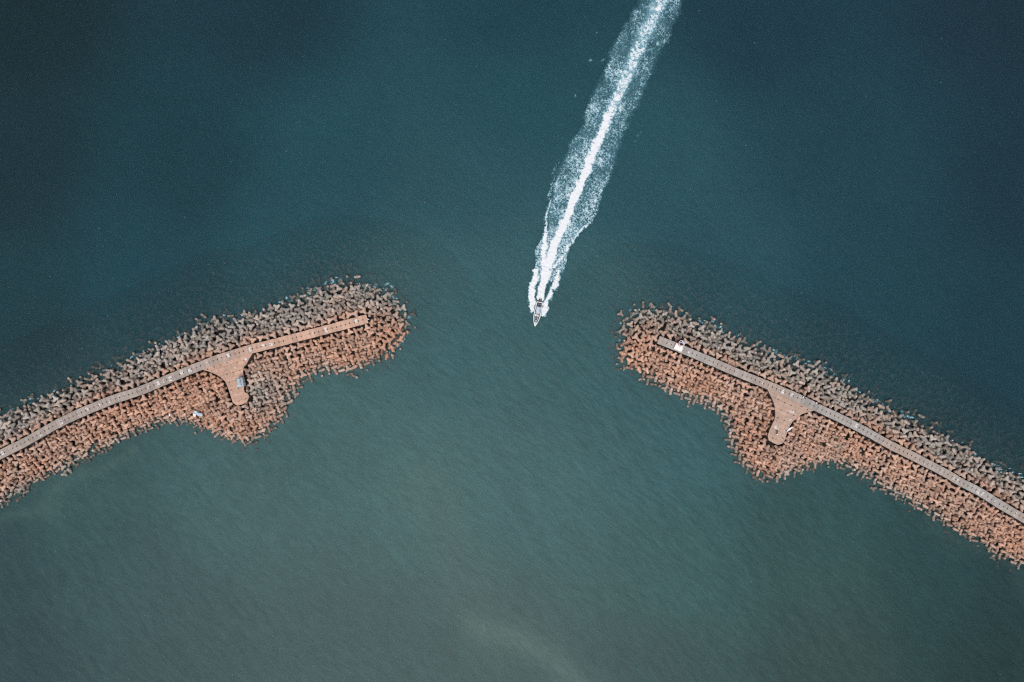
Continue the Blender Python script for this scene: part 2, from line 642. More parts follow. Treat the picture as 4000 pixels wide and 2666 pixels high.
me_t = np_mesh('tetrapod', TPL_HI[0], np.concatenate(TPL_HI[1]), np.cumsum([0] + [len(f) for f in TPL_HI[1]][:-1]), [len(f) for f in TPL_HI[1]])
me_t.materials.append(M_TETRA)

ONES = ['zeroth','first','second','third','fourth','fifth','sixth','seventh','eighth','ninth','tenth','eleventh','twelfth','thirteenth','fourteenth','fifteenth','sixteenth','seventeenth','eighteenth','nineteenth']
TENS = {2:('twentieth','twenty'),3:('thirtieth','thirty'),4:('fortieth','forty'),5:('fiftieth','fifty'),6:('sixtieth','sixty'),7:('seventieth','seventy'),8:('eightieth','eighty'),9:('ninetieth','ninety')}


def ordinal(n):
    if n < 20: return ONES[n]
    a, b = divmod(n, 10)
    return TENS[a][0] if b == 0 else TENS[a][1] + '-' + ONES[b]


POSEWORD = {'bar': 'two-legs-up', 'up': 'upright', 'down': 'upturned'}
field = {'hi': [], 'lo': []}    # (pos, matrix, scale, tint, rnd)
n_ind = 0


def individual(P, z, M, sc, tint, rnd, label, group):
    global n_ind
    o = bpy.data.objects.new('tetrapod', me_t)
    COL.objects.link(o)
    mat = Matrix([[*(M[r] * sc), 0] for r in range(3)] + [[0, 0, 0, 1]])
    mat.translation = (P[0], P[1], z)
    o.matrix_world = mat
    o.color = (float(tint), float(rnd), 0, 1)
    props(o, label, 'tetrapod', group)
    n_ind += 1


for key in ('shelter', 'beacon'):
    g = piers[key]
    pn = PIERNAME[key]
    placed = []
    # margin to walkway and platform
    def clear(P, m):
        P = np.atleast_2d(P)
        d, side, i, beyond = path_info(g, P)
        on = (d < g.hw + m) & (beyond < m)
        return ~on & ~(inside(P, g.plat) | (seg_dist(P, g.plat) < m))
    smax = g.s[-1]
    in_frame = lambda p: abs(p[0]) < 199 and abs(p[1]) < 132
    # ---- rows along the walkway edges: every unit an object of its own
    for side, nm, step, off in ((1, 'seaward', 2.75, 1.55), (-1, 'harbour', 2.25, 1.45)):
        sv = smax - 0.7
        cnt = 0
        j = 0
        while sv > 0:
            i = int(sv / 0.5)
            o2 = off + rng.uniform(-0.12, 0.22)
            P = g.path[i] + g.nor[i] * side * (g.hw + o2) + g.tan[i] * rng.uniform(-0.2, 0.2)
            sv -= step * rng.uniform(0.92, 1.1)
            j += 1
            if not clear(P, 0.9)[0] or not far_enough(placed, P, 1.7): continue
            dsh = sdf(P[None], g.shore)[0]
            z = float(min(4.15, armor_z(dsh))) + rng.uniform(-0.15, 0.15)
            pa = math.atan2(g.tan[i, 1], g.tan[i, 0])
            if side == 1:
                kind = rng.choice(['down', 'down', 'down', 'up', 'bar'])
                M = pose_matrix(kind, rng.uniform(0, 6.28), abs(rng.normal(0, 0.14)))
                z -= 0.15
            else:
                kind = rng.choice(['bar', 'bar', 'up', 'down'])
                M = pose_matrix(kind, pa + (math.pi / 2 if j % 2 else 0) + rng.normal(0, 0.25), abs(rng.normal(0, 0.12)))
                z -= 0.25
            tint = tint_of(g, key, P[None], z)[0]
            sc = rng.uniform(0.96, 1.06) * (1.04 if side == 1 else 0.94)
            placed.append(P)
            rnd = rng.uniform(0.1, 1)
            if in_frame(P):
                cnt += 1
                col = 'orange-brown' if tint > 0.6 else ('dull brown' if tint > 0.35 else 'grey')
                individual(P, z, M, sc, tint, rnd,
                           f"{col} {POSEWORD[kind]} tetrapod, {ordinal(cnt)} from the tip along {pn}'s {nm} walkway edge",
                           f'tetrapods bordering the {pn} walkway')
            else:
                field['hi'].append((P, z, M, sc, tint, rnd))
    # ---- herringbone slope on the harbour side
    cols = []
    s0 = smax + 2.0
    while s0 > 0:
        f_ = float(np.interp(smax - s0, [45, 75], [1.16, 1.0]))
        s0 -= 2.13 * f_
        cols.append((max(s0, 0), f_))
    for a, (s0, f_) in enumerate(cols):
        for b in range(1, 16):
            ds, dt = 2.13 * f_, 1.9 * f_
            if s0 > smax: continue
            i = int(s0 / 0.5)
            t = g.hw + 1.45 + b * dt + 0.15
            P = g.path[i] - g.nor[i] * t + rng.normal(0, 0.10, 2)
            dsh = sdf(P[None], g.shore)[0]
            if dsh < -1.6 or not clear(P, 0.95)[0] or not far_enough(placed, P, 1.72): continue
            # stay on this fold of the path
            dd = path_info(g, P[None])
            if abs(dd[2][0] - i) > 14: continue
            pa = math.atan2(g.tan[i, 1], g.tan[i, 0])
            along = (a + b) % 2 == 0
            q = rng.random()
            kind = 'bar' if q < 0.80 else ('down' if q < 0.93 else 'up')
            ang = pa + (0.10 if along else math.pi / 2 + 0.22) + rng.normal(0, 0.13)
            M = pose_matrix(kind, ang, abs(rng.normal(0, 0.10)))
            z = float(armor_z(dsh)) + rng.normal(0, 0.12)
            tint = tint_of(g, key, P[None], z)[0]
            field['hi'].append((P, z, M, rng.uniform(0.89, 0.98) * (0.3 + 0.7 * f_), tint, rng.uniform(0, 1)))
            placed.append(P)
            # an upright unit sits in the gap below, only its leg end showing
            P2 = P - g.nor[i] * (dt * 0.5) - g.tan[i] * (ds * 0.5) + rng.normal(0, 0.08, 2)
            if rng.random() < 0.85 and clear(P2, 0.9)[0]:
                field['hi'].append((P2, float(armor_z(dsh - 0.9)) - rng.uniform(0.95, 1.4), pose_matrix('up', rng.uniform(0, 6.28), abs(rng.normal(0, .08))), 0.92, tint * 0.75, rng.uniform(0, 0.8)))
    # ---- irregular top layer elsewhere (seaward slope, heads, platform flanks)
    lo = g.shore.min(0) - 4; hi = g.shore.max(0) + 4
    lo = np.maximum(lo, (-207, -140)); hi = np.minimum(hi, (207, 140))
    def ok(c):
        d = sdf(c, g.shore)
        dist, side, i, beyond = path_info(g, c)
        return (d > -0.3) & clear(c, 0.9) & (i > 3)
    tops = poisson(lo, hi, 1.98, ok, 60000, placed)
    D = sdf(np.array(tops), g.shore)
    dist, side, _, beyond = path_info(g, np.array(tops))
    TT = tint_of(g, key, np.array(tops), None)
    # the units ringing the walkway tip are objects of their own too, counted round from the seaward side
    tipd = np.hypot(*(np.array(tops) - g.path[-1]).T)
    ring = [k for k in np.argsort(tipd) if beyond[k] > 0.3 and D[k] > 0.5][:34]
    ang_ = {k: math.atan2(-side[k], max(beyond[k], 0.01)) for k in ring}
    rank = {k: n for n, k in enumerate(sorted(ring, key=lambda k: ang_[k]), 1)}
    turn = 'clockwise' if key == 'shelter' else 'counter-clockwise'
    for k, (P, dsh, sd, by, tint) in enumerate(zip(tops, D, side, beyond, TT)):
        sea = sd > -1.0 or by > 0
        M = random_pose(sea)
        z = float(armor_z(dsh)) + rng.normal(0, 0.22)
        sc = rng.uniform(0.98, 1.10) if sea else rng.uniform(0.92, 1.0)
        tint = float(np.clip(tint + rng.normal(0, 0.08), 0, 1))
        rnd = rng.uniform(0, 1)
        if k in rank:
            col = 'orange-brown' if tint > 0.6 else ('dull brown' if tint > 0.35 else 'grey')
            individual(P, z, M, sc, tint, rnd, f"{col} tetrapod, {ordinal(rank[k])} {turn} from the seaward side around the {pn}'s walkway tip",
                       f'tetrapods ringing the tip of the {pn} walkway')
        else:
            field['hi'].append((P, z, M, sc, tint, rnd))
        placed.append(P)
    # ---- middle layer: units dropped into the holes of the top layer
    mids = poisson(lo, hi, 1.55, ok, 60000, placed)
    if mids:
        D = sdf(np.array(mids), g.shore)
        TT = tint_of(g, key, np.array(mids), None)
        for P, dsh, tint in zip(mids, D, TT):
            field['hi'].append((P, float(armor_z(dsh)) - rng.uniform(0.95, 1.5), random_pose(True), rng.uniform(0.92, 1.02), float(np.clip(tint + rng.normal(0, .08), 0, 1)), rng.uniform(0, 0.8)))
    # ---- scattered outliers poking out of the water and the drowned toe
    def ok2(c):
        d = sdf(c, g.shore)
        dist, side, i, beyond = path_info(g, c)
        sea = (side > 0) | (beyond > 4)
        reach = np.where(sea, 21.0, 8.0)
        return (d <= -0.9) & (d > -reach) & (i > 3)
    lo2, hi2 = np.maximum(lo - 22, (-207, -140)), np.minimum(hi + 22, (207, 140))
    toe = poisson(lo2, hi2, 2.25, ok2, 60000, placed)
    D = sdf(np.array(toe), g.shore)
    for P, dsh in zip(toe, D):
        z = float(armor_z(dsh)) + rng.normal(0, 0.25) - 0.40
        z = max(z, -5.2)
        if dsh < -1.5: z -= rng.uniform(0, 0.8)
        if dsh > -3.4 and rng.random() < 0.40: z += 0.80
        M = random_pose(True)
        field['hi' if z > -1.6 else 'lo'].append((P, z, M, rng.uniform(0.95, 1.08), 0.1, rng.uniform(0, 0.7)))
    # ---- lower layer filling the gaps
    def ok3(c):
        d = sdf(c, g.shore)
        dist, side, i, beyond = path_info(g, c)
        return (d > -5) & (d < 1.2) & clear(c, 0.5) & (i > 3)
    low = poisson(lo, hi, 2.3, ok3, 50000, [])
    D = sdf(np.array(low), g.shore)
    TT = tint_of(g, key, np.array(low), None)
    for P, dsh, tint in zip(low, D, TT):
        z = float(armor_z(dsh)) - rng.uniform(1.6, 2.3)
        M = random_pose(rng.random() < 0.5)
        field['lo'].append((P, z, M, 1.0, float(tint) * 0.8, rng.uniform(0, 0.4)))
    g.placed = placed
    print(key, 'top', len(placed), 'toe', len(toe), 'low', len(low))

print('individual tetrapods', n_ind)


def field_object():
    V, L, ST, TOT, TI, RN = [], [], [], [], [], []
    base = 0; lbase = 0
    for lv, (tv, tf) in (('hi', TPL_HI), ('lo', TPL_LO)):
        inst = field[lv]
        if not inst: continue
        pos = np.array([[p[0], p[1], z] for p, z, *_ in inst])
        mats = np.array([M * sc for _, _, M, sc, _, _ in inst])
        tint = np.array([i[4] for i in inst]); rnd = np.array([i[5] for i in inst])
        vv = np.einsum('nij,vj->nvi', mats, tv) + pos[:, None, :]
        n, m = vv.shape[:2]
        fl = np.concatenate(tf); tot = np.array([len(f) for f in tf]); st = np.cumsum(np.concatenate([[0], tot[:-1]]))
        V.append(vv.reshape(-1, 3))
        L.append((fl[None] + (np.arange(n) * m)[:, None] + base).ravel())
        ST.append((st[None] + (np.arange(n) * len(fl))[:, None] + lbase).ravel())
        TOT.append(np.tile(tot, n))
        TI.append(np.repeat(tint, m)); RN.append(np.repeat(rnd, m))
        base += n * m; lbase += n * len(fl)
    me = np_mesh('tetrapod_field', np.concatenate(V), np.concatenate(L), np.concatenate(ST), np.concatenate(TOT))
    attr(me, 'tint', np.concatenate(TI)); attr(me, 'rnd', np.concatenate(RN))
    o = link('tetrapod_field', me, M_TETRA_S)
    props(o, 'interlocked mass of orange and grey concrete tetrapods armouring both breakwater slopes', 'tetrapods', kind='stuff')
    return o


field_object()

# ------------------------------------------------------------------ rubble mound under the armour
def mound(key):
    g = piers[key]
    lo = np.maximum(g.shore.min(0) - 32, (-240, -170)); hi = np.minimum(g.shore.max(0) + 32, (240, 170))
    st = 1.0
    xs = np.arange(lo[0], hi[0], st); ys = np.arange(lo[1], hi[1], st)
    X, Y = np.meshgrid(xs, ys)
    P = np.stack([X.ravel(), Y.ravel()], 1)
    d = sdf(P, g.shore)
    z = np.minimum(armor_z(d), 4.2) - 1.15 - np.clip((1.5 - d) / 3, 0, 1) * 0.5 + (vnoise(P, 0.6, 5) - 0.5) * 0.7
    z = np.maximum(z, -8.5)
    nx, ny = len(xs), len(ys)
    idx = np.arange(nx * ny).reshape(ny, nx)
    q = np.stack([idx[:-1, :-1], idx[:-1, 1:], idx[1:, 1:], idx[1:, :-1]], -1).reshape(-1, 4)
    keep = (d[q].max(1) > -27)
    me = quads_mesh('ground', np.column_stack([P, z]), q[keep])
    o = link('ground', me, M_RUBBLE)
    props(o, f'rubble mound blackened as gap shade under the tetrapods of the {PIERNAME[key]}', 'ground', kind='structure')


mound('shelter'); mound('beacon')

# ------------------------------------------------------------------ walkways
WARM = np.array([0.57, 0.355, 0.260]); COOL = np.array([0.39, 0.325, 0.285]); GREY = np.array([0.37, 0.345, 0.32])


def slab_color(key, P):
    px = P[0] / (S * (H - ZP) / H) + 2000
    if key == 'shelter':
        t = np.clip((px - 760) / 260, 0, 1)
        c = COOL * 0.95 * (1 - t) + WARM * t
    else:
        t = 0.35 + 0.5 * math.sin(px * 0.011) + 0.3 * math.sin(px * 0.027 + 1)
        t = min(1, max(0, t))
        c = GREY * (1 - t) + COOL * np.array([1.05, 0.98, 0.92]) * t
    return c * rng.uniform(0.88, 1.10)


def prism_np(acc, poly, z0, z1, col):
    """append a convex prism (top + sides) to accumulators"""
    V, F, C = acc
    b = len(V); n = len(poly)
    for p in poly: V.append((p[0], p[1], z1)); C.append(col)
    for p in poly: V.append((p[0], p[1], z0)); C.append(col * 0.9)
    F.append([b + i for i in range(n)])
    for i in range(n):
        j = (i + 1) % n
        F.append([b + j, b + i, b + n + i, b + n + j])


def acc_mesh(name, acc, mat, parent=None):
    V, F, C = acc
    tot = [len(f) for f in F]
    me = np_mesh(name, V, np.concatenate(F), np.cumsum([0] + tot[:-1]), tot, smooth=False)
    attr(me, 'Col', np.array(C), 'FLOAT_COLOR')
    bm = bmesh.new(); bm.from_mesh(me); bmesh.ops.recalc_face_normals(bm, faces=bm.faces[:]); bm.to_mesh(me); bm.free()
    return link(name, me, mat, parent)


SLABL = 1.75
WHITE_MARKS = {
 'shelter': [(10,1770,3),(59,1747,2),(97,1729,1),(161,1700,2),(237,1649,3),(306,1618,2),(339,1598,2),(390,1580,2),(427,1568,2),(465,1551,2),(483,1545,2),(547,1524,2),(580,1512,2),(618,1499,3),(636,1491,2),(666,1481,3),(709,1455,3),(724,1451,2),(742,1449,3),(809,1419,2),(854,1398,2),(890,1388,3),(977,1365,3),(1028,1353,3),(1059,1347,3),(1225,1300,2),(1275,1289,3),(1392,1256,3)],
 'beacon': [(2975,1495,2),(3047,1525,2),(3059,1530,3),(3093,1545,3),(3346,1663,3),(3501,1748,1),(3679,1846,2),(3727,1868,2),(3742,1875,2),(3822,1921,3),(3840,1932,3),(3889,1956,2),(3964,2009,2),(2688,1375,2)],
}
PLAT_MARKS = {
 'shelter': [(959,1405,3),(887,1418,2),(918,1437,2),(919,1543,2),(850,1440,1),(905,1470,1)],
 'beacon': [(3089,1606,3),(3096,1610,3),(3088,1641,2),(3030,1669,3),(3037,1673,2),(3062,1683,2)],
}
paths = {}
for key in ('shelter', 'beacon'):
    g = piers[key]
    n = int(g.s[-1] / SLABL)
    acc = ([], [], []); accb = ([], [], [])
    gap = 0.02
    smp = lambda s: (np.array([np.interp(s, g.s, g.path[:, 0]), np.interp(s, g.s, g.path[:, 1])]),
                     np.array([np.interp(s, g.s, g.nor[:, 0]), np.interp(s, g.s, g.nor[:, 1])]))
    s_end = g.s[-1]
    joints = []
    for k in range(n):
        s1 = s_end - k * SLABL; s0 = s1 - SLABL
        (p0, n0), (p1, n1) = smp(s0 + gap), smp(s1 - gap)
        z = ZP + rng.uniform(-0.015, 0.015)
        hw = g.hw + (rng.uniform(-0.06, 0.06))
        colr = slab_color(key, p0)
        for a, b in ((-hw, -0.02), (0.02, hw)) if (key == 'shelter' or k % 3 == 0) else ((-hw, hw),):
            prism_np(acc, [p0 + n0 * a, p1 + n1 * a, p1 + n1 * b, p0 + n0 * b], z - 0.25, z, colr * rng.uniform(0.95, 1.05))
        joints.append(smp(s0))
        (q0, m0), (q1, m1) = smp(s0), smp(s1)
        w2 = g.hw - 0.05
        prism_np(accb, [q0 - m0 * w2, q1 - m1 * w2, q1 + m1 * w2, q0 + m0 * w2], 1.5, ZP - 0.252, np.array([0.06, 0.055, 0.05]))
    o = acc_mesh('path', acc, M_SLAB)
    props(o, 'slabbed concrete walkway along the crest of the ' + PIERNAME[key], 'walkway', kind='structure')
    acc_mesh('foundation', accb, M_EDGE, o)
    paths[key] = o
    # drain slots at the slab joints
    for k, (p, nn) in enumerate(joints):
        if not (abs(p[0]) < 200) or (key == 'beacon' and k in (3, 4, 5)) or rng.random() < 0.08: continue
        a = math.atan2(nn[1], nn[0])
        MB().box((p[0], p[1], ZP + 0.012), (0.62, 0.27, 0.05), a, 0.02).build('drain_slot', M_DARK, o)
    for (mx, my, st) in WHITE_MARKS[key]:
        p = W(mx, my, ZP)
        _, _, i, _ = path_info(g, p[None, :2])
        a = math.atan2(g.tan[i[0], 1], g.tan[i[0], 0])
        sx, sy = rng.uniform(1.5, 2.0), rng.uniform(2.0, 2.7)
        c = p[:2] - (p[:2] - g.path[i[0]]) * 0.35
        v = [(-sx/2, -sy/2, 0), (sx/2, -sy/2, 0), (sx/2, sy/2, 0), (-sx/2, sy/2, 0)]
        me = quads_mesh('white_marking', v, [(0, 1, 2, 3)], False)
        mo = link('white_marking', me, M_PAINT[st], o)
        mo.location = (c[0], c[1], ZP + 0.022 + 0.004 * (len(o.children) % 7)); mo.rotation_euler = (0, 0, a)


def clip_poly(poly, nrm, dmin, dmax):
    """clip polygon to dmin <= p.n <= dmax"""
    for s, lim in ((1, dmin), (-1, -dmax)):
        out = []
        for i in range(len(poly)):
            a, b = poly[i - 1], poly[i]
            da, db = s * (a @ nrm) - lim, s * (b @ nrm) - lim
            if da >= 0: 
                if db >= 0: out.append(b)
                else: out.append(a + (b - a) * da / (da - db))
            elif db >= 0:
                out.append(a + (b - a) * da / (da - db)); out.append(b)
        poly = out
        if len(poly) < 3: return []
    return poly


from mathutils.geometry import tessellate_polygon
for key in ('shelter', 'beacon'):
    g = piers[key]
    poly = [np.array(p) for p in g.plat]
    # rows of paving parallel to the walkway
    mid = np.array(g.plat).mean(0)
    _, _, i, _ = path_info(g, mid[None])
    nn, tt = g.nor[i[0]], g.tan[i[0]]
    acc = ([], [], [])
    ds = [p @ nn for p in poly]; ts = [p @ tt for p in poly]
    zt = ZP - 0.03
    base = WARM * 0.97 if key == 'shelter' else np.array([0.53, 0.355, 0.270])
    drains = []
    d0 = min(ds); row = 0
    while d0 < max(ds):
        t0 = min(ts) - (1.3 if row % 2 else 0)
        while t0 < max(ts):
            c1 = clip_poly(clip_poly(poly, nn, d0 + 0.025, d0 + 1.575), tt, t0 + 0.025, t0 + 2.575)
            if len(c1) >= 3:
                cc = np.mean(c1, 0)
                drains.append(cc - nn * 0.8)
                f = np.clip((cc - np.array(g.plat[0])) @ nn / 20 + 0.9, 0, 1)
                col = base * rng.uniform(0.90, 1.08)
                if key == 'beacon': col = col * (1 - 0.25 * f) + np.array([0.24, 0.21, 0.185]) * 0.25 * f
                # concave leftovers: triangulate
                tri = tessellate_polygon([[Vector((p[0], p[1], 0)) for p in c1]])
                for t in tri:
                    V, F, C = acc
                    b = len(V)
                    for k in t: V.append((c1[k][0], c1[k][1], zt)); C.append(col)
                    F.append([b, b + 1, b + 2])
            t0 += 2.6
        d0 += 1.6; row += 1
    o = acc_mesh('pavement', acc, M_SLAB)
    props(o, 'paved landing platform branching off the walkway of the ' + PIERNAME[key], 'platform', kind='structure')
    fb = MB().prism([tuple(p) for p in g.plat], 1.0, zt - 0.03).build('foundation', M_BASE, o)
    rng.shuffle(drains)
    got = []
    for p in drains:
        if len(got) >= 16: break
        if inside(p[None], g.plat)[0] and seg_dist(p[None], g.plat)[0] > 0.7 and far_enough(got, p, 2.2):
            got.append(p)
            MB().box((p[0], p[1], zt + 0.012), (0.62, 0.26, 0.05), math.atan2(tt[1], tt[0]), 0.02).build('drain_slot', M_DARK, o)
    for (mx, my, st) in PLAT_MARKS[key]:
        p = W(mx, my, ZP)
        sx, sy = rng.uniform(1.4, 2.0), rng.uniform(1.2, 1.8)
        me = quads_mesh('white_marking', [(-sx/2, -sy/2, 0), (sx/2, -sy/2, 0), (sx/2, sy/2, 0), (-sx/2, sy/2, 0)], [(0, 1, 2, 3)], False)
        mo = link('white_marking', me, M_PAINT[st], o)
        mo.location = (p[0], p[1], ZP - 0.02 + 0.005 * (len(o.children) % 7)); mo.rotation_euler = (0, 0, math.atan2(tt[1], tt[0]))

# ------------------------------------------------------------------ water
# turbidity with lens vignette darkening painted in: colour of the water at photo points (sRGB as seen), spread smoothly in world space
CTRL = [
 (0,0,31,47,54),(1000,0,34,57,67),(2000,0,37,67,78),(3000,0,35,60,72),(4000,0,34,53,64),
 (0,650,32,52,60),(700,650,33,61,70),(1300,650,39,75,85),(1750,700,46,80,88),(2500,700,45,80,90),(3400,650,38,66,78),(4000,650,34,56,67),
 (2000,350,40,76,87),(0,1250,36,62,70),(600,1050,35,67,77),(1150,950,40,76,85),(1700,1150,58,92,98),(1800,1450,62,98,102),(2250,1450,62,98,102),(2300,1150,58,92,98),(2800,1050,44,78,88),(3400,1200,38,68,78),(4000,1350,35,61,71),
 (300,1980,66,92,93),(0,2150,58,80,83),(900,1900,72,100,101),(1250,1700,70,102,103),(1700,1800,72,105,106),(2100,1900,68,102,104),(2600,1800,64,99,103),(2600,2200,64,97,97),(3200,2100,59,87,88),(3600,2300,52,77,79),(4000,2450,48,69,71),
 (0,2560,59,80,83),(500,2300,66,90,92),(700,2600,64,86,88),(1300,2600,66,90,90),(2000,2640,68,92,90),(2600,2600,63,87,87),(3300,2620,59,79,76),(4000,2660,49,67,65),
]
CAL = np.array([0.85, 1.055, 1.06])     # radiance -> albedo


SEA_X, SEA_Y = [0, 800, 1450, 2000, 2560, 3200, 4000], [1650, 1330, 1250, 1290, 1300, 1520, 1950]
OFF = np.array([1.45, 1.38, 1.35])   # clearer water offshore scatters less per metre


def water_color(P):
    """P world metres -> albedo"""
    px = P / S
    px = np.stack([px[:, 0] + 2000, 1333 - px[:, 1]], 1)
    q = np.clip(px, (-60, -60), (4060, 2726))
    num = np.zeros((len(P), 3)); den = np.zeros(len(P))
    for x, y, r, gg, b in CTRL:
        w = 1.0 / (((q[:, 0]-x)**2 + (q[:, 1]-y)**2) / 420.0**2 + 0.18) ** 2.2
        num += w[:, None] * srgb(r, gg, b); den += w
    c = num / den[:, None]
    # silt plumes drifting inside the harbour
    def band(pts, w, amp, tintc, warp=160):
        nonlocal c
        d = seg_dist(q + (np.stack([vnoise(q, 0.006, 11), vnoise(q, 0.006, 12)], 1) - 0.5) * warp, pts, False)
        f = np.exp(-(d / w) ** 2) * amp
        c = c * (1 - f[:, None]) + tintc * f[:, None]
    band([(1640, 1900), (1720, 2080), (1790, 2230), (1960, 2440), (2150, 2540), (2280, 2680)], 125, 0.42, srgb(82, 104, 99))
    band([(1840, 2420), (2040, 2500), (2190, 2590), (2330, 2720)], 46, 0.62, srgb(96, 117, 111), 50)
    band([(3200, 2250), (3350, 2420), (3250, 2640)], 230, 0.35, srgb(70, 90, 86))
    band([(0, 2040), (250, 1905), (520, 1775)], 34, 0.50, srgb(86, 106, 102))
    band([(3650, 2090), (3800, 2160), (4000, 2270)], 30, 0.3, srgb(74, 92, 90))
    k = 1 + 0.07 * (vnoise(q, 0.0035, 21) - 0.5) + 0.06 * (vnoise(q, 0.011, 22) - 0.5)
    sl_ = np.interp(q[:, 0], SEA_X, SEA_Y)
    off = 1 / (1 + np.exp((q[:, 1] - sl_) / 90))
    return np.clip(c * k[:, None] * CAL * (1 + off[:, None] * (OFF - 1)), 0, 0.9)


def water_mat(name, top):
    m, nt, out = new_mat(name)
    T = NT(nt)
    col = T.n('ShaderNodeAttribute', attribute_name='Col').outputs['Color']
    op = T.n('ShaderNodeAttribute', attribute_name='murk').outputs['Fac']
    pos = T.pos()
    if top:
        # wind ripples: long crests running WNW-ESE
        wv = T.mapping(pos, (2.8, 1.0, 1), R(-38))
        h1 = T.noise(wv, 0.45, 3.0, 0.55, 0.4)
        wv2 = T.mapping(pos, (2.2, 1.0, 1), R(-55))
        h2 = T.noise(wv2, 0.10, 3.0, 0.5, 0.2)
        h = T.math('ADD', T.math('MULTIPLY', h1, 0.55), T.math('MULTIPLY', h2, 0.5))
        nrm = T.bump(h, 0.45, 0.7)
    if top:
        # fine ripple shading painted into the colour, plus broad wind streaks
        st_ = T.noise(T.mapping(pos, (3.2, 1.0, 1), R(-34)), 0.60, 5.0, 0.7, 0.6)
        s2_ = T.noise(T.mapping(pos, (5.0, 1.0, 1), R(-56)), 0.22, 4.0, 0.6, 0.5)
        kk = T.math('ADD', T.ramp(st_, 0.25, 0.78, 0.80, 1.22), T.ramp(s2_, 0.3, 0.7, -0.08, 0.08))
        vm = T.n('ShaderNodeVectorMath', operation='SCALE'); T.l(col, vm.inputs[0]); T.l(kk, vm.inputs[3])
        col = vm.outputs[0]
    df = T.n('ShaderNodeBsdfDiffuse'); T.l(col, df.inputs[0])
    if top: T.l(nrm, df.inputs['Normal'])
    mx = T.n('ShaderNodeMixShader')
    T.l(op, mx.inputs[0])
    T.l(T.n('ShaderNodeBsdfTransparent').outputs[0], mx.inputs[1]); T.l(df.outputs[0], mx.inputs[2])
    sh = mx.outputs[0]
    if top:
        gl = T.n('ShaderNodeBsdfGlossy'); gl.inputs['Roughness'].default_value = 0.35
        T.l(nrm, gl.inputs['Normal'])
        fr = T.n('ShaderNodeFresnel'); fr.inputs[0].default_value = 1.33; T.l(nrm, fr.inputs['Normal'])
        m2 = T.n('ShaderNodeMixShader')
        T.l(T.math('MULTIPLY', fr.outputs[0], 0.4), m2.inputs[0]); T.l(sh, m2.inputs[1]); T.l(gl.outputs[0], m2.inputs[2])
        sh = m2.outputs[0]
    T.l(sh, out.inputs[0])
    return m


gx = np.concatenate([[-3000, -900, -400], np.arange(-250, 251, 2.5), [400, 900, 3000]])
gy = np.concatenate([[-3000, -900, -350], np.arange(-190, 191, 2.5), [350, 900, 3000]])
X, Y = np.meshgrid(gx, gy)
GP = np.stack([X.ravel(), Y.ravel()], 1)
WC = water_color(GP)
# clearer offshore, siltier inside
ppx = GP[:, 0] * 10 + 2000; ppy = 1333 - GP[:, 1] * 10
sea_line = np.interp(ppx, SEA_X, SEA_Y)
murk = 0.145 + 0.31 / (1 + np.exp(-(ppy - sea_line) / 90))
DEPTHS = [0.0, -0.4, -0.9, -1.6, -2.5, -3.6, -5.0, -6.8]
V, Q, MI, CO, MK = [], [], [], [], []
nx, ny = len(gx), len(gy)
idx = np.arange(nx * ny).reshape(ny, nx)
q0 = np.stack([idx[:-1, :-1], idx[:-1, 1:], idx[1:, 1:], idx[1:, :-1]], -1).reshape(-1, 4)
for li, z in enumerate(DEPTHS):
    V.append(np.column_stack([GP, np.full(len(GP), z)])); Q.append(q0 + li * len(GP))
    MI.append(np.full(len(q0), 0 if li == 0 else 1)); CO.append(WC); MK.append(murk)
me = quads_mesh('water', np.concatenate(V), np.concatenate(Q), True, np.concatenate(MI))
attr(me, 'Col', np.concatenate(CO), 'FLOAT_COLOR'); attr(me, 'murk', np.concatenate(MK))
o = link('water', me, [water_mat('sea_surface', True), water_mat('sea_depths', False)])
props(o, 'teal sea outside and grey-green harbour water inside the breakwaters', 'sea', kind='structure')
me = quads_mesh('seabed', np.column_stack([GP, np.full(len(GP), -9.0)]), q0)
attr(me, 'Col', WC, 'FLOAT_COLOR')
m, nt, out = new_mat('silt_bed')
T = NT(nt)
dd = T.n('ShaderNodeBsdfDiffuse'); T.l(T.n('ShaderNodeAttribute', attribute_name='Col').outputs['Color'], dd.inputs[0]); T.l(dd.outputs[0], out.inputs[0])
props(link('seabed', me, m), 'deep murky bottom of the sea under the water', 'seabed', kind='structure')

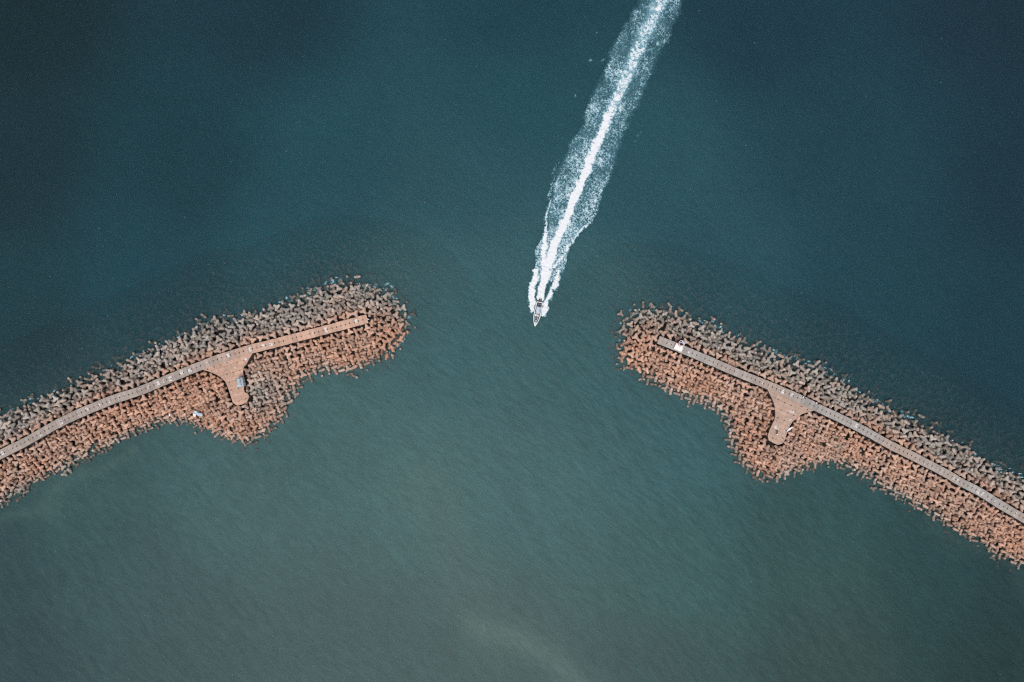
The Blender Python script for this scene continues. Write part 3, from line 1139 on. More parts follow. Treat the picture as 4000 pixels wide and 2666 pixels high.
# ------------------------------------------------------------------ foam
def foam_mat():
    m, nt, out = new_mat('sea_foam')
    T = NT(nt)
    dens = T.n('ShaderNodeAttribute', attribute_name='foam').outputs['Fac']
    aer = T.n('ShaderNodeAttribute', attribute_name='aer').outputs['Fac']
    uv = T.n('ShaderNodeAttribute', attribute_name='flow').outputs['Vector']
    n1 = T.noise(uv, 1.05, 4.0, 0.6, 1.2)
    n2 = T.noise(uv, 2.6, 3.0, 0.6, 0.8)
    ridge = T.math('SUBTRACT', 1.0, T.math('MULTIPLY', T.math('ABSOLUTE', T.math('SUBTRACT', n1, 0.5)), 5.0))
    pat = T.math('ADD', T.math('MULTIPLY', ridge, 0.62), T.math('MULTIPLY', n2, 0.55))
    a = T.ramp(T.math('ADD', pat, dens), 0.98, 1.42)
    edge = T.ramp(dens, 0.02, 0.12)
    a = T.math('MULTIPLY', a, edge)
    aer2 = T.math('MULTIPLY', T.math('MULTIPLY', aer, T.ramp(n1, 0.25, 0.75, 0.6, 1.0)), edge)
    al = T.math('MAXIMUM', a, T.math('MULTIPLY', aer2, 0.75))
    c = T.mix(a, (0.22, 0.48, 0.58), T.mix(T.ramp(dens, 0.30, 0.85), (0.30, 0.52, 0.61), (0.70, 0.725, 0.74)))
    mx = T.n('ShaderNodeMixShader')
    T.l(al, mx.inputs[0]); T.l(T.n('ShaderNodeBsdfTransparent').outputs[0], mx.inputs[1])
    T.l(T.bsdf(c, 0.7, T.bump(n2, 0.35, 0.15), 0, 0.2), mx.inputs[2])
    T.l(mx.outputs[0], out.inputs[0])
    return m


M_FOAM = foam_mat()
CORE = np.array([(2111,1168),(2115,1135),(2134,1059),(2168,944),(2214,849),(2260,734),(2290,665),(2330,558),(2366,482),(2411,379),(2451,290),(2491,192),(2536,98),(2580,0),(2625,-100)], float)
LEFT = np.array([(2064,1216),(2064,1168),(2067,1130),(2072,1079),(2090,1043),(2090,1012),(2095,987),(2110,946),(2125,913),(2132,870),(2149,753),(2164,688),(2178,665),(2214,558),(2268,482),(2290,393),(2339,304),(2375,201),(2420,120),(2469,22),(2510,-100)], float)
RIGHT = np.array([(2133,1229),(2159,1175),(2164,1142),(2179,1124),(2184,1096),(2202,1053),(2212,1015),(2227,966),(2271,902),(2310,849),(2344,791),(2382,715),(2409,640),(2437,549),(2464,473),(2513,388),(2545,312),(2580,223),(2625,147),(2661,67),(2683,0),(2725,-100)], float)


def wake():
    o0 = np.array([2092.0, 1250.0]); o1 = np.array([2610.0, -70.0])
    ax = (o1 - o0); Ln = np.hypot(*ax); ax /= Ln; pr = np.array([ax[1], -ax[0]])
    us = np.arange(-10, Ln, 2.4); vs = np.arange(-190, 190, 2.4)
    U, Vv = np.meshgrid(us, vs, indexing='ij')
    P = o0 + U.ravel()[:, None] * ax + Vv.ravel()[:, None] * pr
    wob = (np.stack([vnoise(P, 0.045, 31), vnoise(P, 0.045, 32)], 1) - 0.5) * 15 + (np.stack([vnoise(P, 0.13, 33), vnoise(P, 0.13, 34)], 1) - 0.5) * 8
    Q = P + wob
    y = Q[:, 1]
    rev = lambda a: (a[::-1, 1], a[::-1, 0])
    xl = np.interp(y, *rev(LEFT)); xr = np.interp(y, *rev(RIGHT)); xc = np.interp(y, *rev(CORE))
    x = Q[:, 0]
    up = 1200 - y                       # distance astern in px
    inn = np.minimum(x - xl, xr - x)    # >0 inside the wake
    # propeller wash core
    cw = np.interp(up, [0, 35, 120, 300, 550, 800, 1300], [9, 12, 20, 19, 21, 28, 44])
    core = np.clip(1.25 - (np.abs(P[:, 0] + wob[:, 0] * 0.6 - xc) / cw) ** 2 * 0.9, 0, 1.2)
    cs = np.interp(up, [0, 450, 700, 900, 1300], [1.05, 0.98, 0.74, 0.53, 0.46])
    vcl = np.abs(P[:, 0] - xc)
    chev = vnoise(np.stack([(up - 0.6 * vcl) * 0.16, (P[:, 0] - xc) * 0.05], 1), 1.0, 44) - 0.5
    coreraw = np.where(y < 1172, np.clip(core, 0, 1), 0)
    core = np.where(y < 1172, core * (cs + chev * np.interp(up, [200, 500, 1300], [0.0, 0.22, 0.45])), 0)
    # scattered lace between core and edges
    lace_s = np.interp(up, [0, 120, 330, 480, 700, 1000, 1300], [0.34, 0.40, 0.45, 0.44, 0.42, 0.37, 0.31])
    fadec = 0.78 + 0.5 * (vnoise(P, 0.02, 41) - 0.5)
    soft = np.interp(up, [0, 300, 1300], [8, 14, 34])
    lump = 0.85 + 0.45 * vnoise(P, 0.035, 42) * (0.5 + vnoise(P, 0.085, 43))
    lace = np.where((inn > 0) & (y < 1060), lace_s * np.clip(inn / soft, 0, 1) ** 0.8 * fadec * lump * 1.12, 0)
    # bright outer strands
    dl = seg_dist(Q, [(2124, 1075), (2124, 1000), (2128, 900), (2136, 840), (2148, 760), (2164, 690), (2182, 640)], False)
    dr = seg_dist(Q, [(2140, 1085), (2168, 1045), (2205, 990), (2240, 940), (2271, 898), (2312, 848), (2338, 795), (2362, 735), (2385, 690)], False)
    dm = seg_dist(Q, [(2118, 1120), (2122, 1060), (2124, 990), (2130, 915)], False)
    sl = np.exp(-(dl / 9.0) ** 2) * np.interp(y, [630, 760, 900, 1075], [0.20, 0.50, 0.78, 0.95])
    sr = np.exp(-(dr / 7.0) ** 2) * np.interp(y, [680, 800, 900, 1085], [0.2, 0.46, 0.66, 0.90])
    sm = np.exp(-(dm / 11.0) ** 2) * 1.05
    # bow spray patches on either side of the hull
    lp = np.array([(2082,1231),(2066,1218),(2064,1170),(2066,1130),(2074,1085),(2084,1048),(2104,1045),(2106,1075),(2096,1110),(2094,1150),(2091,1185),(2088,1212)], float)
    rp = np.array([(2113,1240),(2128,1236),(2137,1228),(2142,1205),(2150,1172),(2160,1170),(2164,1140),(2180,1128),(2184,1105),(2200,1060),(2190,1040),(2170,1062),(2158,1110),(2146,1140),(2130,1166),(2121,1185),(2117,1210)], float)
    def patch(pl, soft): return np.clip(sdf(Q, pl) / soft + 0.42, 0, 1.1)
    lpd = patch(lp, 12.0)
    rpd = patch(rp, 13.0) * np.interp(y, [1040, 1100, 1200], [0.62, 0.85, 1.0])
    skirt = np.where((inn > -6) & (y > 890) & (y < 1100), 0.50 * np.clip((inn + 6) / 8, 0, 1), 0)
    dens = np.maximum.reduce([core, lace, sl, sr, sm, lpd, rpd, skirt])
    # keep the boat's footprint clear of foam
    hb = np.array([(2087, 1270), (2079, 1235), (2087, 1200), (2094, 1176), (2121, 1180), (2117, 1215), (2108, 1248)], float)
    hd = sdf(P, hb)
    dens = np.where(hd > 2.5, 0, dens)
    rag = 0.34 * (vnoise(P, 0.22, 51) - 0.5)
    dens = np.where(dens > 0.05, np.clip(dens + rag, 0.0, 1.3), 0)
    aer = np.clip(np.maximum(coreraw * 0.85, 0.20 * np.clip(inn / soft, 0, 1) ** 1.3 * (0.6 + 0.8 * vnoise(P, 0.05, 46))) * np.interp(up, [0, 600, 1300], [1.0, 1.0, 0.95]), 0, 1)
    aer = np.where((y > 1060) & (core < 0.1) & (lpd < 0.2) & (rpd < 0.2), 0.0, aer)
    z = 0.07 + 0.30 * np.clip(dens, 0, 1) * (0.3 + 0.7 * vnoise(P, 0.16, 61)) * np.interp(up, [0, 300, 1300], [1.3, 1.0, 0.45])
    nu, nv = len(us), len(vs)
    idx = np.arange(nu * nv).reshape(nu, nv)
    q = np.stack([idx[:-1, :-1], idx[1:, :-1], idx[1:, 1:], idx[:-1, 1:]], -1).reshape(-1, 4)
    keep = dens[q].max(1) > 0.03
    q = q[keep]
    used = np.unique(q)
    mp = np.full(nu * nv, -1); mp[used] = np.arange(len(used))
    vv = np.column_stack([(P[:, 0] - 2000) * S, (1333 - P[:, 1]) * S, z])[used]
    me = quads_mesh('wake_foam', vv, mp[q])
    attr(me, 'foam', dens[used]); attr(me, 'aer', aer[used])
    lu = (U.ravel() * S)[used]; lv = (Vv.ravel() * S)[used]
    fl = me.attributes.new('flow', 'FLOAT_VECTOR', 'POINT')
    fl.data.foreach_set('vector', np.column_stack([lu * 1.0, lv * 0.8, np.zeros(len(lu))]).astype(np.float32).ravel())
    o = link('wake_foam', me, M_FOAM)
    props(o, 'white foaming wake trailing astern of the speedboat', 'wake', kind='stuff')


wake()


def foam_sheet(name, blobs, label, dens_amp, cat='foam', z=0.06):
    """irregular foam scraps: small meshed discs with ragged density"""
    V, Q, D, FL = [], [], [], []
    base = 0
    for (px, py, rx_, ry_, ang, amp) in blobs:
        n = 9
        u = np.linspace(-1, 1, n)
        A, B = np.meshgrid(u, u)
        a, b = A.ravel(), B.ravel()
        r = np.hypot(a, b)
        c, s = math.cos(ang), math.sin(ang)
        p = W(px, py, 0)
        x = p[0] + (a * rx_ * c - b * ry_ * s) * S; y = p[1] + (a * rx_ * s + b * ry_ * c) * S
        V.append(np.column_stack([x, y, np.full(len(x), z) + 0.05 * rng.random(len(x))]))
        D.append(np.clip((1 - r) * 1.3, 0, 1) ** 0.8 * amp)
        FL.append(np.column_stack([x * 1.2, y * 1.2, np.zeros(len(x))]))
        idx = np.arange(n * n).reshape(n, n) + base
        Q.append(np.stack([idx[:-1, :-1], idx[:-1, 1:], idx[1:, 1:], idx[1:, :-1]], -1).reshape(-1, 4))
        base += n * n
    me = quads_mesh(name, np.concatenate(V), np.concatenate(Q))
    d = np.concatenate(D)
    attr(me, 'foam', d); attr(me, 'aer', d * 0.25)
    fl = me.attributes.new('flow', 'FLOAT_VECTOR', 'POINT')
    fl.data.foreach_set('vector', np.concatenate(FL).astype(np.float32).ravel())
    o = link(name, me, M_FOAM)
    props(o, label, cat, kind='stuff')


blobs = []
for key, segs in (('shelter', [(0, 40, .6), (40, 150, .4), (1110, 1200, .6), (1200, 1330, 1.0), (1420, 1560, .8)]), ('beacon', [(2470, 2560, .6), (2720, 2830, 1.0), (2980, 3300, 1.0), (3400, 3560, .9), (3780, 4000, 1.0)])):
    sh = np.array(SHORE[key], float)
    half = sh[:int(len(sh) * (0.50 if key == 'shelter' else 0.48))]
    P, Tn = resample(half, 9.0)
    for p, t in zip(P, Tn):
        amp = max([a for x0, x1, a in segs if x0 <= p[0] <= x1] or [0.22])
        for _ in range(2):
            if rng.random() < amp * 0.75:
                nrm = np.array([t[1], -t[0]])
                q = p + nrm * rng.uniform(-12, 10) + rng.normal(0, 5, 2)
                blobs.append((q[0], q[1], rng.uniform(5, 14), rng.uniform(3, 8), math.atan2(-t[1], t[0]) + rng.normal(0, .4), rng.uniform(0.36, 0.60)))
for (x, y, a) in ((1598, 1240, .6), (1592, 1300, .55), (1480, 1408, .6), (1330, 1095, .7), (1300, 1098, .75), (1512, 1110, .65), (1530, 1120, .6), (2395, 1330, .35), (1200, 1155, .5)):
    blobs.append((x, y, 16, 9, rng.uniform(0, 3), a * 0.75))
foam_sheet('shore_foam', blobs, 'thin white foam washing among the seaward tetrapods at the waterline', 1.0)
foam_sheet('drifting_foam', [(2306, 237, 12, 11, 0.4, .42), (2247, 375, 6, 13, 0.2, .42), (2492, 530, 9, 6, 1.0, .36), (2480, 553, 8, 5, 0.8, .34), (2503, 518, 6, 4, 1.2, .34), (2331, 128, 4, 4, 0, .55), (2355, 236, 15, 8, .5, .36)],
           'loose scraps of foam floating just clear of the wake', 1.0)

# small breaking crests glinting over the water
def flecks():
    n = 1900
    px = rng.uniform(-20, 4020, n); py = rng.uniform(-20, 2690, n)
    zone = 0.10 + 0.9 * np.exp(-(((px - 900) / 900) ** 2 + ((py - 2350) / 420) ** 2)) + 0.55 * np.exp(-(((px - 700) / 700) ** 2 + ((py - 1050) / 300) ** 2)) + 0.25 * np.exp(-(((px - 1700) / 700) ** 2 + ((py - 2000) / 500) ** 2)) + 0.12 * np.exp(-(((px - 3200) / 500) ** 2 + ((py - 500) / 400) ** 2))
    cl = vnoise(np.stack([px, py], 1), 0.012, 71)
    keep = (rng.random(n) < zone * (0.3 + 1.1 * cl) * 0.62)
    P = np.stack([(px - 2000) * S, (1333 - py) * S], 1)[keep]
    for key in piers:
        P = P[sdf(P, piers[key].shore) < -2.5]
    V, Q = [], []
    for i, p in enumerate(P):
        L = rng.uniform(0.14, 0.42); w = rng.uniform(0.03, 0.075)
        a = R(-24) + rng.normal(0, 0.25)
        c, s = math.cos(a), math.sin(a)
        z = 0.05
        bend = rng.uniform(-0.06, 0.06)
        for (u, v, h) in ((-L, 0, 0), (-L * .3, -w + bend, .03), (L * .4, -w * .8 + bend, .03), (L, 0, 0), (L * .4, w + bend, .05), (-L * .3, w + bend, .05)):
            V.append((p[0] + u * c - v * s, p[1] + u * s + v * c, z + h))
        b = i * 6
        Q += [(b, b + 1, b + 4, b + 5), (b + 1, b + 2, b + 3, b + 4)]
    me = quads_mesh('whitecap_flecks', V, Q)
    m, nt, out = new_mat('whitecap')
    T = NT(nt)
    T.l(T.bsdf(T.mix(T.noise(T.pos(), 0.6), (0.08, 0.13, 0.14), (0.32, 0.37, 0.37)), 0.6), out.inputs[0])
    o = link('whitecap_flecks', me, m)
    props(o, 'tiny white crests of wavelets scattered over the open water', 'foam', kind='stuff')


flecks()

# ------------------------------------------------------------------ speedboat
def loft(sections, closed=False):
    V, Q = [], []
    m = len(sections[0])
    for s in sections: V += list(s)
    for i in range(len(sections) - 1):
        for j in range(m - 1 + (1 if closed else 0)):
            k = (j + 1) % m
            Q.append((i * m + j, i * m + k, (i + 1) * m + k, (i + 1) * m + j))
    return V, Q


def speedboat():
    st = W(2108.6, 1180.5, 0.9); bow = W(2089.0, 1277.5, 1.1)
    d = bow[:2] - st[:2]
    Lb = np.hypot(*d)
    root = empty('speedboat', (st[0], st[1], 0.0), math.atan2(d[1], d[0]))
    props(root, 'white speedboat with twin black outboards and grey canopy racing ahead of its wake', 'boat')
    xs = np.array([0, .6, 1.5, 3, 4.5, 5.8, 6.8, 7.7, 8.5, 9.1, 9.5, Lb - 0.03])
    hb = np.array([1.18, 1.24, 1.31, 1.38, 1.40, 1.34, 1.20, .98, .70, .44, .24, .04])
    gz = np.array([.92, .92, .93, .95, .99, 1.04, 1.09, 1.14, 1.19, 1.23, 1.25, 1.26])
    kz = np.array([-.30, -.32, -.34, -.34, -.30, -.18, .0, .22, .50, .78, .98, 1.15])
    rim = np.array([.27, .27, .28, .29, .30, .31, .32, .32, .31, .24, .14, .02])
    sec = []
    for x, b, g_, k, r in zip(xs, hb, gz, kz, rim):
        ch = k + (g_ - k) * 0.38
        ib = max(b - r, 0.006)
        sec.append([(x, -ib, g_ - .42), (x, -ib, g_ + .02), (x, -b + .03, g_ + .05), (x, -b, g_ - .02), (x, -b * .86, ch), (x, 0, k), (x, b * .86, ch), (x, b, g_ - .02), (x, b - .03, g_ + .05), (x, ib, g_ + .02), (x, ib, g_ - .42)])
    V, Q = loft(sec)
    me = quads_mesh('hull', V, Q, True)
    bm = bmesh.new(); bm.from_mesh(me)
    bm.verts.ensure_lookup_table()
    bm.faces.new([bm.verts[i] for i in (3, 4, 5, 6, 7)])
    bmesh.ops.recalc_face_normals(bm, faces=bm.faces[:]); bm.to_mesh(me); bm.free()
    me.set_sharp_from_angle(angle=R(35))
    link('hull', me, M_WHITE, root)
    # transom cap
    MB().box((.13, 0, .90), (.26, 2.1, .16), 0, .03).build('transom', M_WHITE, root)
    # deck sheet
    dk = [(.25, -1.02), (3, -1.18), (5.8, -1.12), (7.7, -.74), (8.3, -.55), (8.3, .55), (7.7, .74), (5.8, 1.12), (3, 1.18), (.25, 1.02)]
    MB().prism(dk, .44, .52).build('deck', M_DECK, root)
    fd = [(8.15, -.57), (8.5, -.45), (9.1, -.22), (9.45, -.08), (9.45, .08), (9.1, .22), (8.5, .45), (8.15, .57)]
    f = MB().prism(fd, 1.04, 1.19).build('foredeck', M_WHITE, root)
    MB().prism([(8.4, -.22), (8.85, -.10), (8.85, .10), (8.4, .22)], 1.19, 1.225).build('hatch', M_TAN, f)
    # swim platform and outboards
    MB().box((-.32, 0, .42), (.62, 2.0, .12), 0, .04).build('swim_platform', M_GREYB, root)
    for y in (-.33, .33):
        mt = MB().box((-.88, y, .95), (.72, .44, .52), 0, .13).build('outboard_motor', M_BLACK, root)
        MB().box((-.62, y, .45), (.30, .24, .70), 0, .04).build('bracket', M_GREYB, mt)
        MB().cone((-.90, y, -.75), (-.90, y, .70), .10, .16, 12).build('leg', M_GREYB, mt)
        MB().box((-1.0, y, 1.215), (.22, .26, .03), 0, .008).build('vent', M_DECK, mt)
    # aft benches and cockpit
    for y in (-.50, .50):
        s_ = MB().box((.62, y, .72), (.46, .62, .40), 0, .07).build('seat', M_GLASS, root)
        MB().box((.90, y, .82), (.10, .60, .50), 0, .04).build('backrest', M_CUSH, s_)
    # hard-top canopy
    cz = 2.30
    cx0, cx1, cw = 1.92, 4.75, .93
    V, Q = [], []
    nu, nv = 14, 10
    for i in range(nu + 1):
        for j in range(nv + 1):
            u, v = i / nu, j / nv * 2 - 1
            x = cx0 + (cx1 - cx0) * u
            w_ = cw * (1 - .10 * u * u)
            V.append((x, w_ * v, cz + .10 * (1 - v * v) - .06 * (2 * u - 1) ** 2 + .012 * math.sin(v * 14)))
    for i in range(nu):
        for j in range(nv):
            a = i * (nv + 1) + j
            Q.append((a, a + nv + 1, a + nv + 2, a + 1))
    me = quads_mesh('canopy', V, Q)
    can = link('canopy', me, M_CANOPY, root)
    so = can.modifiers.new('thick', 'SOLIDIFY'); so.thickness = .07
    for x in (2.75, 3.70):
        MB().box((x, 0, cz + .115), (.05, 1.5, .03)).build('roof_seam', M_STEEL, can)
    for k in range(4):
        MB().box((2.15, -.35 + k * .22, cz + .10), (.32, .06, .05), 0, .01).build('rod_holder', M_DECK, can)
    for x, y in ((2.0, -.86), (2.0, .86), (4.55, -.80), (4.55, .80)):
        MB().tube([(x, y, .5), (x, y * .97, cz)], .035).build('canopy_post', M_STEEL, root)
    # console and windscreen ahead of the canopy
    con = MB().box((5.25, 0, 1.02), (.95, 1.55, 1.05), 0, .12).build('console', M_WHITE, root)
    MB().box((5.42, .52, 1.56), (.30, .34, .04), .1, .012).build('window', M_GLASS, con)
    MB().box((5.55, -.05, 1.56), (.62, .30, .04), .05, .012).build('window', M_GLASS, con)
    MB().box((5.86, -.50, 1.50), (.22, .34, .05), .1, .012).build('window', M_GLASS, con)
    ws = MB()
    ws.box((5.02, 0, 1.80), (.06, 1.45, .55), 0, .02, 0, R(-18))
    ws.build('windscreen', M_CUSH, root)
    # bow cockpit cushions
    for x, y, sx, sy in ((6.55, -.62, 1.0, .34), (6.55, .42, 1.0, .30), (7.35, .02, .45, .85), (7.85, 0, .30, .6)):
        MB().box((x, y, .78), (sx, sy, .20), 0, .06).build('bow_cushion', M_CUSH, root)
    for y in (-.98, .98):
        MB().tube([(6.3, y * 1.08, 1.12), (7.0, y * .98, 1.38), (8.0, y * .74, 1.44), (8.9, y * .38, 1.44)], .022).build('handrail', M_STEEL, root)
    for x, y in ((.4, -1.12), (.4, 1.12), (8.7, -.5), (8.7, .5)):
        MB().box((x, y, 1.02 if x < 1 else 1.24), (.22, .06, .06), 0, .015).build('cleat', M_STEEL, root)


speedboat()

# ------------------------------------------------------------------ beacon on the right-hand pier
def beacon():
    g = piers['beacon']
    c = W(2648, 1357, ZP)
    _, _, i, _ = path_info(g, c[None, :2])
    a = math.atan2(-g.tan[i[0], 1], -g.tan[i[0], 0])
    # whitewashed plinth lying across the walkway
    z1 = 6.0
    pts = [W(*p, z1)[:2] for p in ((2643, 1340.5), (2631.5, 1363), (2661, 1375.5), (2666.5, 1365), (2668, 1349), (2660, 1345))]
    pl = MB().prism([tuple(p) for p in pts], ZP - .2, z1)
    po = pl.build('plinth', M_WPAINT)
    props(po, 'whitewashed concrete plinth lying across the walkway below the beacon', 'plinth')
    bz = z1
    b = W(2657, 1341.5, bz)
    root = empty('beacon', (b[0], b[1], bz))
    props(root, 'small round red and white beacon tower with solar panels and mast', 'beacon')
    hgt = 2.2
    MB().cone((0, 0, -1.2), (0, 0, hgt - .75), .98, .98, 32).build('tower_shaft', M_RED, root, True)
    MB().ring((0, 0), .80, 1.06, hgt - .76, hgt - .25).build('red_band', M_RED, root, True)
    MB().ring((0, 0), .96, 1.10, hgt - .248, hgt + .42).build('parapet', M_WPAINT, root, True)
    MB().cone((0, 0, hgt - .56), (0, 0, hgt - .44), .955, .955, 32).build('gallery_floor', M_BROWN, root)
    # lantern
    ln = MB().box((-.32, .26, hgt + .1), (.42, .30, 1.0), .1, .04).build('equipment_box', M_WHITE, root)
    lt = MB().cone((-.05, -.15, hgt - .4), (-.05, -.15, hgt + .75), .10, .10, 12).build('lantern_post', M_STEEL, root)
    MB().cone((-.05, -.15, hgt + .75), (-.05, -.15, hgt + 1.05), .17, .13, 14).build('lantern', M_SCOOT, lt)
    # solar array leaning on the outer half of the gallery
    fr = MB().prism([(.02, .62), (.14, -.02), (.60, -.52), (1.02, -.30), (1.10, .20), (.86, .72), (.44, .98), (.10, .92)], hgt + .44, hgt + .52).build('panel_frame', M_LAV, root)
    MB().box((.74, .52, hgt + .545), (.46, .24, .05), -.85, .01).build('solar_panel', M_SOLAR, fr)
    MB().box((.76, -.10, hgt + .545), (.34, .34, .05), .25, .01).build('solar_panel', M_CUSH, fr)
    MB().box((.20, .10, hgt + .545), (.12, .20, .05), .6, .01).build('solar_panel', M_SOLAR, fr)
    for k in range(8):
        an = k * math.pi / 4 + .2
        MB().cone((1.03 * math.cos(an), 1.03 * math.sin(an), hgt + .42), (1.03 * math.cos(an), 1.03 * math.sin(an), hgt + .85), .02, .02, 6).build('railing_post', M_WPAINT, root)
    MB().cone((1.02, -.02, hgt), (1.02, -.02, hgt + 3.6), .05, .03, 8).build('mast', M_WHITE, root)
    # white cabinet at the foot
    q = W(2658.5, 1355.5, z1)
    cb = MB().cone((0, 0, 0), (0, 0, .75), .34, .32, 16).box((-.22, -.10, .40), (.30, .3, .5), .4, .03).build('cabinet', M_WHITE)
    cb.location = (q[0], q[1], z1)
    props(cb, 'little white rounded cabinet on the plinth beside the red beacon', 'cabinet')


beacon()

# ------------------------------------------------------------------ tin-roofed shelter
def shelter():
    zr = 7.4
    c4 = [W(*p, zr) for p in ((921.7, 1477.7), (944, 1473.2), (952.5, 1509.6), (930.4, 1516.2))]
    ctr = sum(c4) / 4
    ex = (c4[1] - c4[0])[:2]; ang = math.atan2(ex[1], ex[0])
    wd = np.hypot(*ex); ln = np.hypot(*(c4[3] - c4[0])[:2])
    root = empty('shelter', (ctr[0], ctr[1], ZP), ang)
    props(root, 'small shelter roofed with blue-grey corrugated tin on the paved platform', 'shelter')
    V, Q = [], []
    nu, nv = 60, 4
    for i in range(nu + 1):
        for j in range(nv + 1):
            u = i / nu - .5; v = j / nv - .5
            V.append((u * wd, v * ln, zr - ZP - .10 + .07 * math.sin(u * wd * 2 * math.pi / .38) - u * .25))
    for i in range(nu):
        for j in range(nv):
            a = i * (nv + 1) + j
            Q.append((a, a + nv + 1, a + nv + 2, a + 1))
    me = quads_mesh('roof', V, Q)
    ro = link('roof', me, M_TIN, root)
    so = ro.modifiers.new('thick', 'SOLIDIFY'); so.thickness = .04
    MB().box((-wd / 2 + .22, -ln / 2 + .75, zr - ZP + .13), (.34, .62, .06), .05, .02).build('roof_patch', M_WPAINT, ro)
    MB().box((-.35, ln / 2 - .18, zr - ZP + .10), (.36, .22, .06), 0, .02).build('roof_patch', M_WPAINT, ro)
    MB().box((.25, .1, zr - ZP + .07), (.10, ln * .8, .04), .04, .01).build('roof_batten', M_GREYB, ro)
    for sx in (-1, 1):
        for sy in (-1, 1):
            MB().box((sx * (wd / 2 - .15), sy * (ln / 2 - .18), 1.07), (.12, .12, 2.2), 0, .015).build('post', M_TIMBER, root)
    MB().box((wd / 2 - .07, 0, 1.0), (.05, ln - .5, 1.8)).build('wall_panel', M_TIN, root)
    MB().box((0, ln / 2 - .10, 1.0), (wd - .5, .05, 1.8)).build('wall_panel', M_TIN, root)
    MB().box((-.1, -.2, .42), (.42, ln - 1.3, .08), 0, .015).build('bench', M_TIMBER, root)
    for k, y in enumerate((ln / 2 - .65, ln / 2 - 1.45, .10 - ln / 4, -ln / 2 + .35)):
        MB().box((wd / 2 + .42, y, 1.95), (.85, .07, .07), .15 * (k - 1.5) * .5, .01).build('bracing_pole', M_PALEWOOD, root)


shelter()

# ------------------------------------------------------------------ smaller things
def drape(name, mat, loc, ang, outline, zfun, thick=.05, sub=10):
    """crumpled sheet clipped from a grid by an outline (local metres)"""
    ol = np.array(outline, float)
    lo, hi = ol.min(0), ol.max(0)
    n = sub
    xs = np.linspace(lo[0], hi[0], n * 2); ys = np.linspace(lo[1], hi[1], n * 2)
    X, Y = np.meshgrid(xs, ys)
    P = np.stack([X.ravel(), Y.ravel()], 1)
    keepv = sdf(P, ol) > -0.04
    z = np.array([zfun(p[0], p[1]) for p in P])
    idx = np.arange(len(P)).reshape(len(ys), len(xs))
    q = np.stack([idx[:-1, :-1], idx[:-1, 1:], idx[1:, 1:], idx[1:, :-1]], -1).reshape(-1, 4)
    q = q[keepv[q].all(1)]
    used = np.unique(q); mp = np.full(len(P), -1); mp[used] = np.arange(len(used))
    me = quads_mesh(name, np.column_stack([P, z])[used], mp[q])
    o = link(name, me, mat)
    o.location = loc; o.rotation_euler = (0, 0, ang)
    so = o.modifiers.new('thick', 'SOLIDIFY'); so.thickness = thick
    return o


p = W(777, 1617, 2.9)
wr = lambda x, y: .18 * math.sin(x * 2.6 + .5) * math.cos(y * 2.2) + .10 * math.sin(x * 6 + y * 4)
t = drape('tarp', M_TARP, (p[0], p[1], 3.75), R(-14), [(-1.75, .95), (-.55, .95), (-.5, .55), (1.55, .55), (1.85, .1), (1.75, -.62), (-.55, -.42), (-1.75, -.35)], wr)
props(t, 'pale blue tarp crumpled over tetrapods on the harbour slope below the shelter pier', 'tarp')
fl = drape('flap', M_WPAINT, (0, 0, 0), 0, [(-1.85, .2), (-1.1, -.38), (-.75, -.42), (-.72, -1.35), (-1.45, -1.45), (-1.75, -.9)], lambda x, y: .06 + .35 * y * .5 + .08 * math.sin(x * 7 + y * 3))
fl.parent = t; fl['label'] = 'white hanging flap'
hem = drape('hem', M_WPAINT, (0, 0, 0), 0, [(-.4, -.40), (1.72, -.60), (1.80, -.05), (1.45, -.15), (1.3, -.42), (-.4, -.22)], lambda x, y: wr(x, y) + .06)
hem.parent = t; hem['label'] = 'white hem along one edge'

p = W(3083, 1677, ZP)
g = piers['beacon']
sh = drape('cloth', M_WPAINT, (p[0], p[1], ZP + .10), R(40), [(-1.5, -.15), (-.4, -.32), (.3, -.40), (.9, -.30), (1.5, -.62), (1.72, -.35), (1.2, .15), (.4, .42), (-.2, .28), (-1.3, .10)], lambda x, y: .16 + .12 * math.sin(3 * x) * math.cos(4 * y) + .25 * max(0, x) * .2)
props(sh, 'crumpled white cloth hanging over the platform edge on the beacon pier', 'cloth')

p = W(663.5, 1622, 2.6)
sc_ = drape('plastic_scrap', M_WPAINT, (p[0], p[1], 2.9), R(60), [(-.65, -.15), (-.3, -.25), (.2, -.3), (.55, -.1), (.6, .2), (.2, .3), (-.2, .15), (-.6, .05)], lambda x, y: .10 * math.sin(5 * x) + .08 * math.cos(6 * y), sub=7)
props(sc_, 'bright white plastic scrap caught between tetrapods near the harbour waterline', 'plastic scrap')

p = W(1434.5, 1246.5, ZP)
sc2 = drape('cloth', M_WPAINT, (p[0], p[1], ZP - .1), R(-15), [(-.35, .18), (.0, .2), (.45, .05), (.75, .0), (.7, -.2), (.25, -.2), (-.2, -.05)], lambda x, y: .10 * math.sin(6 * x) - .15 * x, sub=7)
props(sc2, 'small white rag snagged on the broken tip of the shelter pier walkway', 'rag')

# black float
p = W(407.5, 1524.5, 3.6)
root = MB().ball((0, 0, 0), (.66, .62, .60), 3).build('float', M_NAVY, None, True)
root.location = (p[0], p[1], 3.95)
MB().ring((0, 0), .60, .70, -.06, .06).build('seam_band', M_BLACK, root, True)
MB().ring((.0, 0), .06, .13, .58, .70, 14).build('lug', M_BLACK, root, True)
props(root, 'round black float wedged among grey tetrapods on the seaward slope', 'float')

